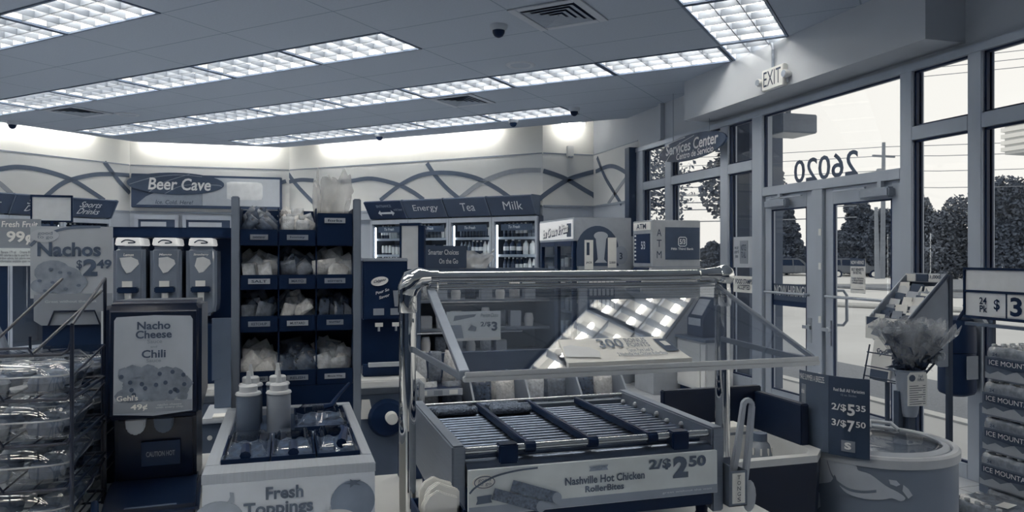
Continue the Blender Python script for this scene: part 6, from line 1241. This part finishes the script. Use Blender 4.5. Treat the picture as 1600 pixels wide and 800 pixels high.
for q in range(5):
    ax = -.055 + q * .042; ay = rnd.uniform(-.05, .05)
    mb = MB(); ph = rnd.uniform(0, 6)
    mb.shell(lambda u, v: (ax * v * 1.5 + (.02 + .085 * v) * math.cos(2 * math.pi * u) * (1 + .08 * math.sin(9 * 2 * math.pi * u + ph)), ay * v + (.02 + .075 * v) * math.sin(2 * math.pi * u), .10 + v * (.20 + .05 * math.cos(ax * 12)) + v * v * .022 * math.sin(2 * math.pi * u * 8 + ph)), 48, 8)
    mb.build('wrap', M['film'], t, smooth=True)
    mb = MB()
    for k in range(7): x, y = ax * 1.4 + rnd.gauss(0, .02), ay + rnd.gauss(0, .02); mb.tube([(ax * .2, 0, .02), (x * .6, y * .6, .16), (x, y, .27)], .003, 5)
    for k in range(90):
        s_ = rnd.uniform(.25, .95); c = (ax * 1.4 * s_ + rnd.gauss(0, .015), ay * s_ + rnd.gauss(0, .015), .05 + .25 * s_); leaf_cards(mb, c, (.02, .02, .02), 1, .036)
    mb.build('stems', M['stemm'], t)
    for k in range(4):
        x, y, z = ax * 1.45 + rnd.gauss(0, .02), ay + rnd.gauss(0, .02), .29 + rnd.gauss(0, .012) + .03 * math.cos(ax * 12)
        mb = MB()
        for j in range(3):
            r_ = .014 + .007 * j
            mb.shell(lambda u, v: (x + r_ * (.4 + .6 * v) * math.cos(6.283 * u) * (1 + .15 * math.sin(31.4 * u + j)), y + r_ * (.4 + .6 * v) * math.sin(6.283 * u) * (1 + .15 * math.sin(31.4 * u + j)), z - .004 * j + .022 * v * (1 - .2 * j)), 15, 3)
        mb.build('flower_head', M['petal'] if k % 2 else M['inkm2'], t, smooth=True)
mb = MB().tube([(.02, 0, .02), (.10, -.01, .11), (.165, -.01, .165)], .005, 6); mb.build('stems', M['stemm'], t)
mb = MB()
for k in range(5): mb.sphere((.165 + .018 * math.cos(k * 1.3), -.012 + .012 * math.sin(k * 1.3), .172 + .016 * math.sin(k * 2.1)), .017, 8)
mb.build('pale_bloom', M['petal'], t, smooth=True)
# ------------------------------------------------------------------ dark dispenser on the window post
t = thing('towel_dispenser', 'dark rounded dispenser with a taped notice on the window post', 'dispenser', (4.36, 4.055, .59))
MB().lathe([(.001, .0), (.06, .004), (.105, .022), (.115, .04), (.115, .30)], 26).build('body', M['navy'], t, smooth=True); MB().lathe([(.118, .302), (.118, .45), (.10, .52), (.06, .545), (.001, .55)], 26).build('lid', M['navy'], t, smooth=True); MB().box(-.03, .09, .1, .13, .12, .5).build('bracket', M['greyd'], t)
MB().box(-.045, -.122, .13, .05, -.117, .285).build('notice', M['inkm'], t); q_ = MB().prism([(-.02, .62), (.0, .63), (.11, .50), (.09, .485)], -.15, -.06, 'y').build('tilted_flap', M['signm'], t); MB().tube([(-.08, -.05, .48), (-.02, -.09, .60), (.06, -.06, .63), (.12, -.04, .60)], .012, 8).build('handle', M['black'], t, smooth=True)
# ------------------------------------------------------------------ price board and water cases
t = thing('price_board', 'framed two-panel price board reading 24 Pk $3.99 above the water cases', 'price board', (4.15, 3.43, 1.165))    # faces -X
h0, h1, yw = 0, .232, .30; t.scale = (1.24, 1.24, 1.24)
MB().box(-.012, -yw, -.014, .014, yw, 0).box(-.012, -yw, .118, .014, yw, .130).box(-.012, -yw, h1, .014, yw, h1 + .012).box(-.012, -yw, 0, .014, -yw + .012, h1).box(-.012, yw - .012, 0, .014, yw, h1).build('frame', M['black'], t, bevel=.002)
MB().box(-.004, -yw + .012, .13, .004, yw - .012, h1).build('blank_panel', M['inkm2'], t); pl = MB().box(-.004, -yw + .012, 0, .004, yw - .012, .118).build('price_panel', M['inkm2'], t)
text('24\nPk', M['black'], pl, -.185, -.006, .058, .045, .075, warp=wx(0)); text('$', M['black'], pl, -.11, -.006, .06, .033, .06, warp=wx(0))
for k, (ch, cx) in enumerate((('3', -.005), ('9', .105), ('9', .205))): MB().box(-.007, -cx - .047, .006, -.004, -cx + .047, .112).build('number_card', M['white'], pl); text(ch, M['black'], pl, cx, -.009, .058, .062, .092, bold=.03, warp=wx(0))
text('.', M['black'], pl, .05, -.009, .02, .014, .014, bold=.03, warp=wx(0)); MB().box(-.0065, .055, 0, -.0042, .062, .118).build('panel_divider', M['black'], pl)
MB().box(-.01, .128, -.91, .01, .152, -.012).build('post', M['ink'], t)
MB().box(-.10, .04, -.939, .10, .24, -.91).build('foot', M['ink'], t); MB().box(-.02, -.2, -.05, .02, .28, -.034).build('crossbar', M['greyd'], t)
M['wrap'] = mat('water_wrap', 100, k=.5, rough=.16, noise=.30, scale=26, bump=.5, spec=.7, coat=.4); M['wlab'] = mat('water_label_band', 72, k=.5, rough=.3, noise=.15, scale=18); M['wcap'] = mat('water_cap', 165, k=.55, rough=.3); M['wtag'] = mat('water_plaque', 42, k=.5, rough=.4); M['wmtn'] = mat('water_mountain', 128, k=.5, rough=.4)
t0_ = thing('display_pallet', 'low dark platform under the water cases', 'platform', (0, 0, 0)); MB().box(3.425, 2.35, 0.001, 4.2, 3.37, .045).build('deck', M['greyd'], t0_, bevel=.005); MB().box(3.43, 2.38, .045, 4.17, 3.34, .05).build('mat', M['ink'], t0_)
WL, WW, WH = .40, .27, .195
def water_case(label, loc):
    t = thing('water_case', label, 'water case', loc, 0, None)
    ph = random.uniform(0, 6)
    def side(u, v):
        a = 2 * math.pi * u; c_, s_ = math.cos(a), math.sin(a); k_ = (abs(c_) ** 7 + abs(s_) ** 7) ** (-1 / 7); x, y = WW / 2 * c_ * k_, WL / 2 * s_ * k_
        zz = [0, .004, .03, .09, .15, .178, .19][v]; pinch = [.93, .98, 1.0, .992, 1.0, .97, .90][v]
        b_ = 1 + .012 * math.cos(y / (WL / 2) * math.pi * 6) * (1 if abs(c_ * k_) > .95 else 0) + .012 * math.cos(x / (WW / 2) * math.pi * 4) * (1 if abs(s_ * k_) > .95 else 0)
        return (x * pinch * b_, y * pinch * b_, zz + (.003 * math.sin(9 * a + ph) if v > 4 else 0))
    mb = MB(); n_ = 120; mb._add([side(i / n_, v) for i in range(n_) for v in range(7)], [(i * 7 + j, ((i + 1) % n_) * 7 + j, ((i + 1) % n_) * 7 + j + 1, i * 7 + j + 1) for i in range(n_) for j in range(6)] + [tuple(i * 7 for i in range(n_)), tuple(i * 7 + 6 for i in range(n_))]); mb.build('wrap', M['wrap'], t, smooth=True)
    xf = -WW / 2 - .004
    lb = MB().box(xf, -WL / 2 + .02, .012, xf + .003, WL / 2 - .02, .135).build('label_band', M['wlab'], t)
    MB()._add([(xf - .001, y, z) for y, z in ((.18, .014), (-.18, .014), (-.18, .045), (-.12, .062), (-.06, .04), (-.01, .072), (.05, .045), (.10, .06), (.15, .038), (.18, .05))], [tuple(range(10))]).build('mountain_print', M['wmtn'], lb)
    MB().prism([(.165, .085), (.165, .125), (-.155, .125), (-.155, .085), (-.02, .072), (.0, .066), (.03, .072)], xf - .004, xf, 'x').build('name_plaque', M['wtag'], lb, bevel=.001)
    text('ICE MOUNTAIN', M['inkw'], lb, -.005, -.006, .105, .29, .027, bold=.0, warp=lambda p: (xf + p[1], -p[0], p[2])); text('24', M['inkdk'], lb, -.12, -.004, .15, .03, .018, warp=lambda p: (xf + p[1] + .004, -p[0], p[2]))
    for i in range(4):
        for j in range(6):
            if loc[2] > .8 or loc[0] < 3.55 or j < 6 and i == 0:
                MB().lathe([(.013, 0), (.014, .002), (.014, .012), (.012, .014), (.001, .014)], 10, (-.098 + i * .0655, -.158 + j * .063, .188)).build('bottle_cap', M['wcap'], t, smooth=True)
    return t
for k in range(5): water_case('shrink-wrapped water case, %s of the tall stack under the price board' % ['lowest', 'second from the floor', 'in the middle', 'second from the top', 'topmost'][k], (3.88 + .006 * (-1) ** k, 3.13 + .008 * ((k * 3) % 4 - 1.5), .0505 + k * .1955 + k * .0035))
water_case('water case lying alone on the platform before the tall stack', (3.57, 3.07, .0505)); water_case('water case on the platform beside the lone one, toward the picture edge', (3.57, 2.62, .0505))
tag(MB().box(-.05, -.03, 0, .05, .03, .002).build('price_slip', M['paper'], loc=(3.57, 3.02, .2475), rot=(0, 0, .3)), 'white price slip lying on the lone water case', 'price slip')
tag(MB().box(-.04, -.05, 0, .04, .05, .58).build('floor_post', M['greyd'], loc=(4.38, 3.82, 0), bevel=.006), 'dark post standing behind the water stack by the window', 'post')
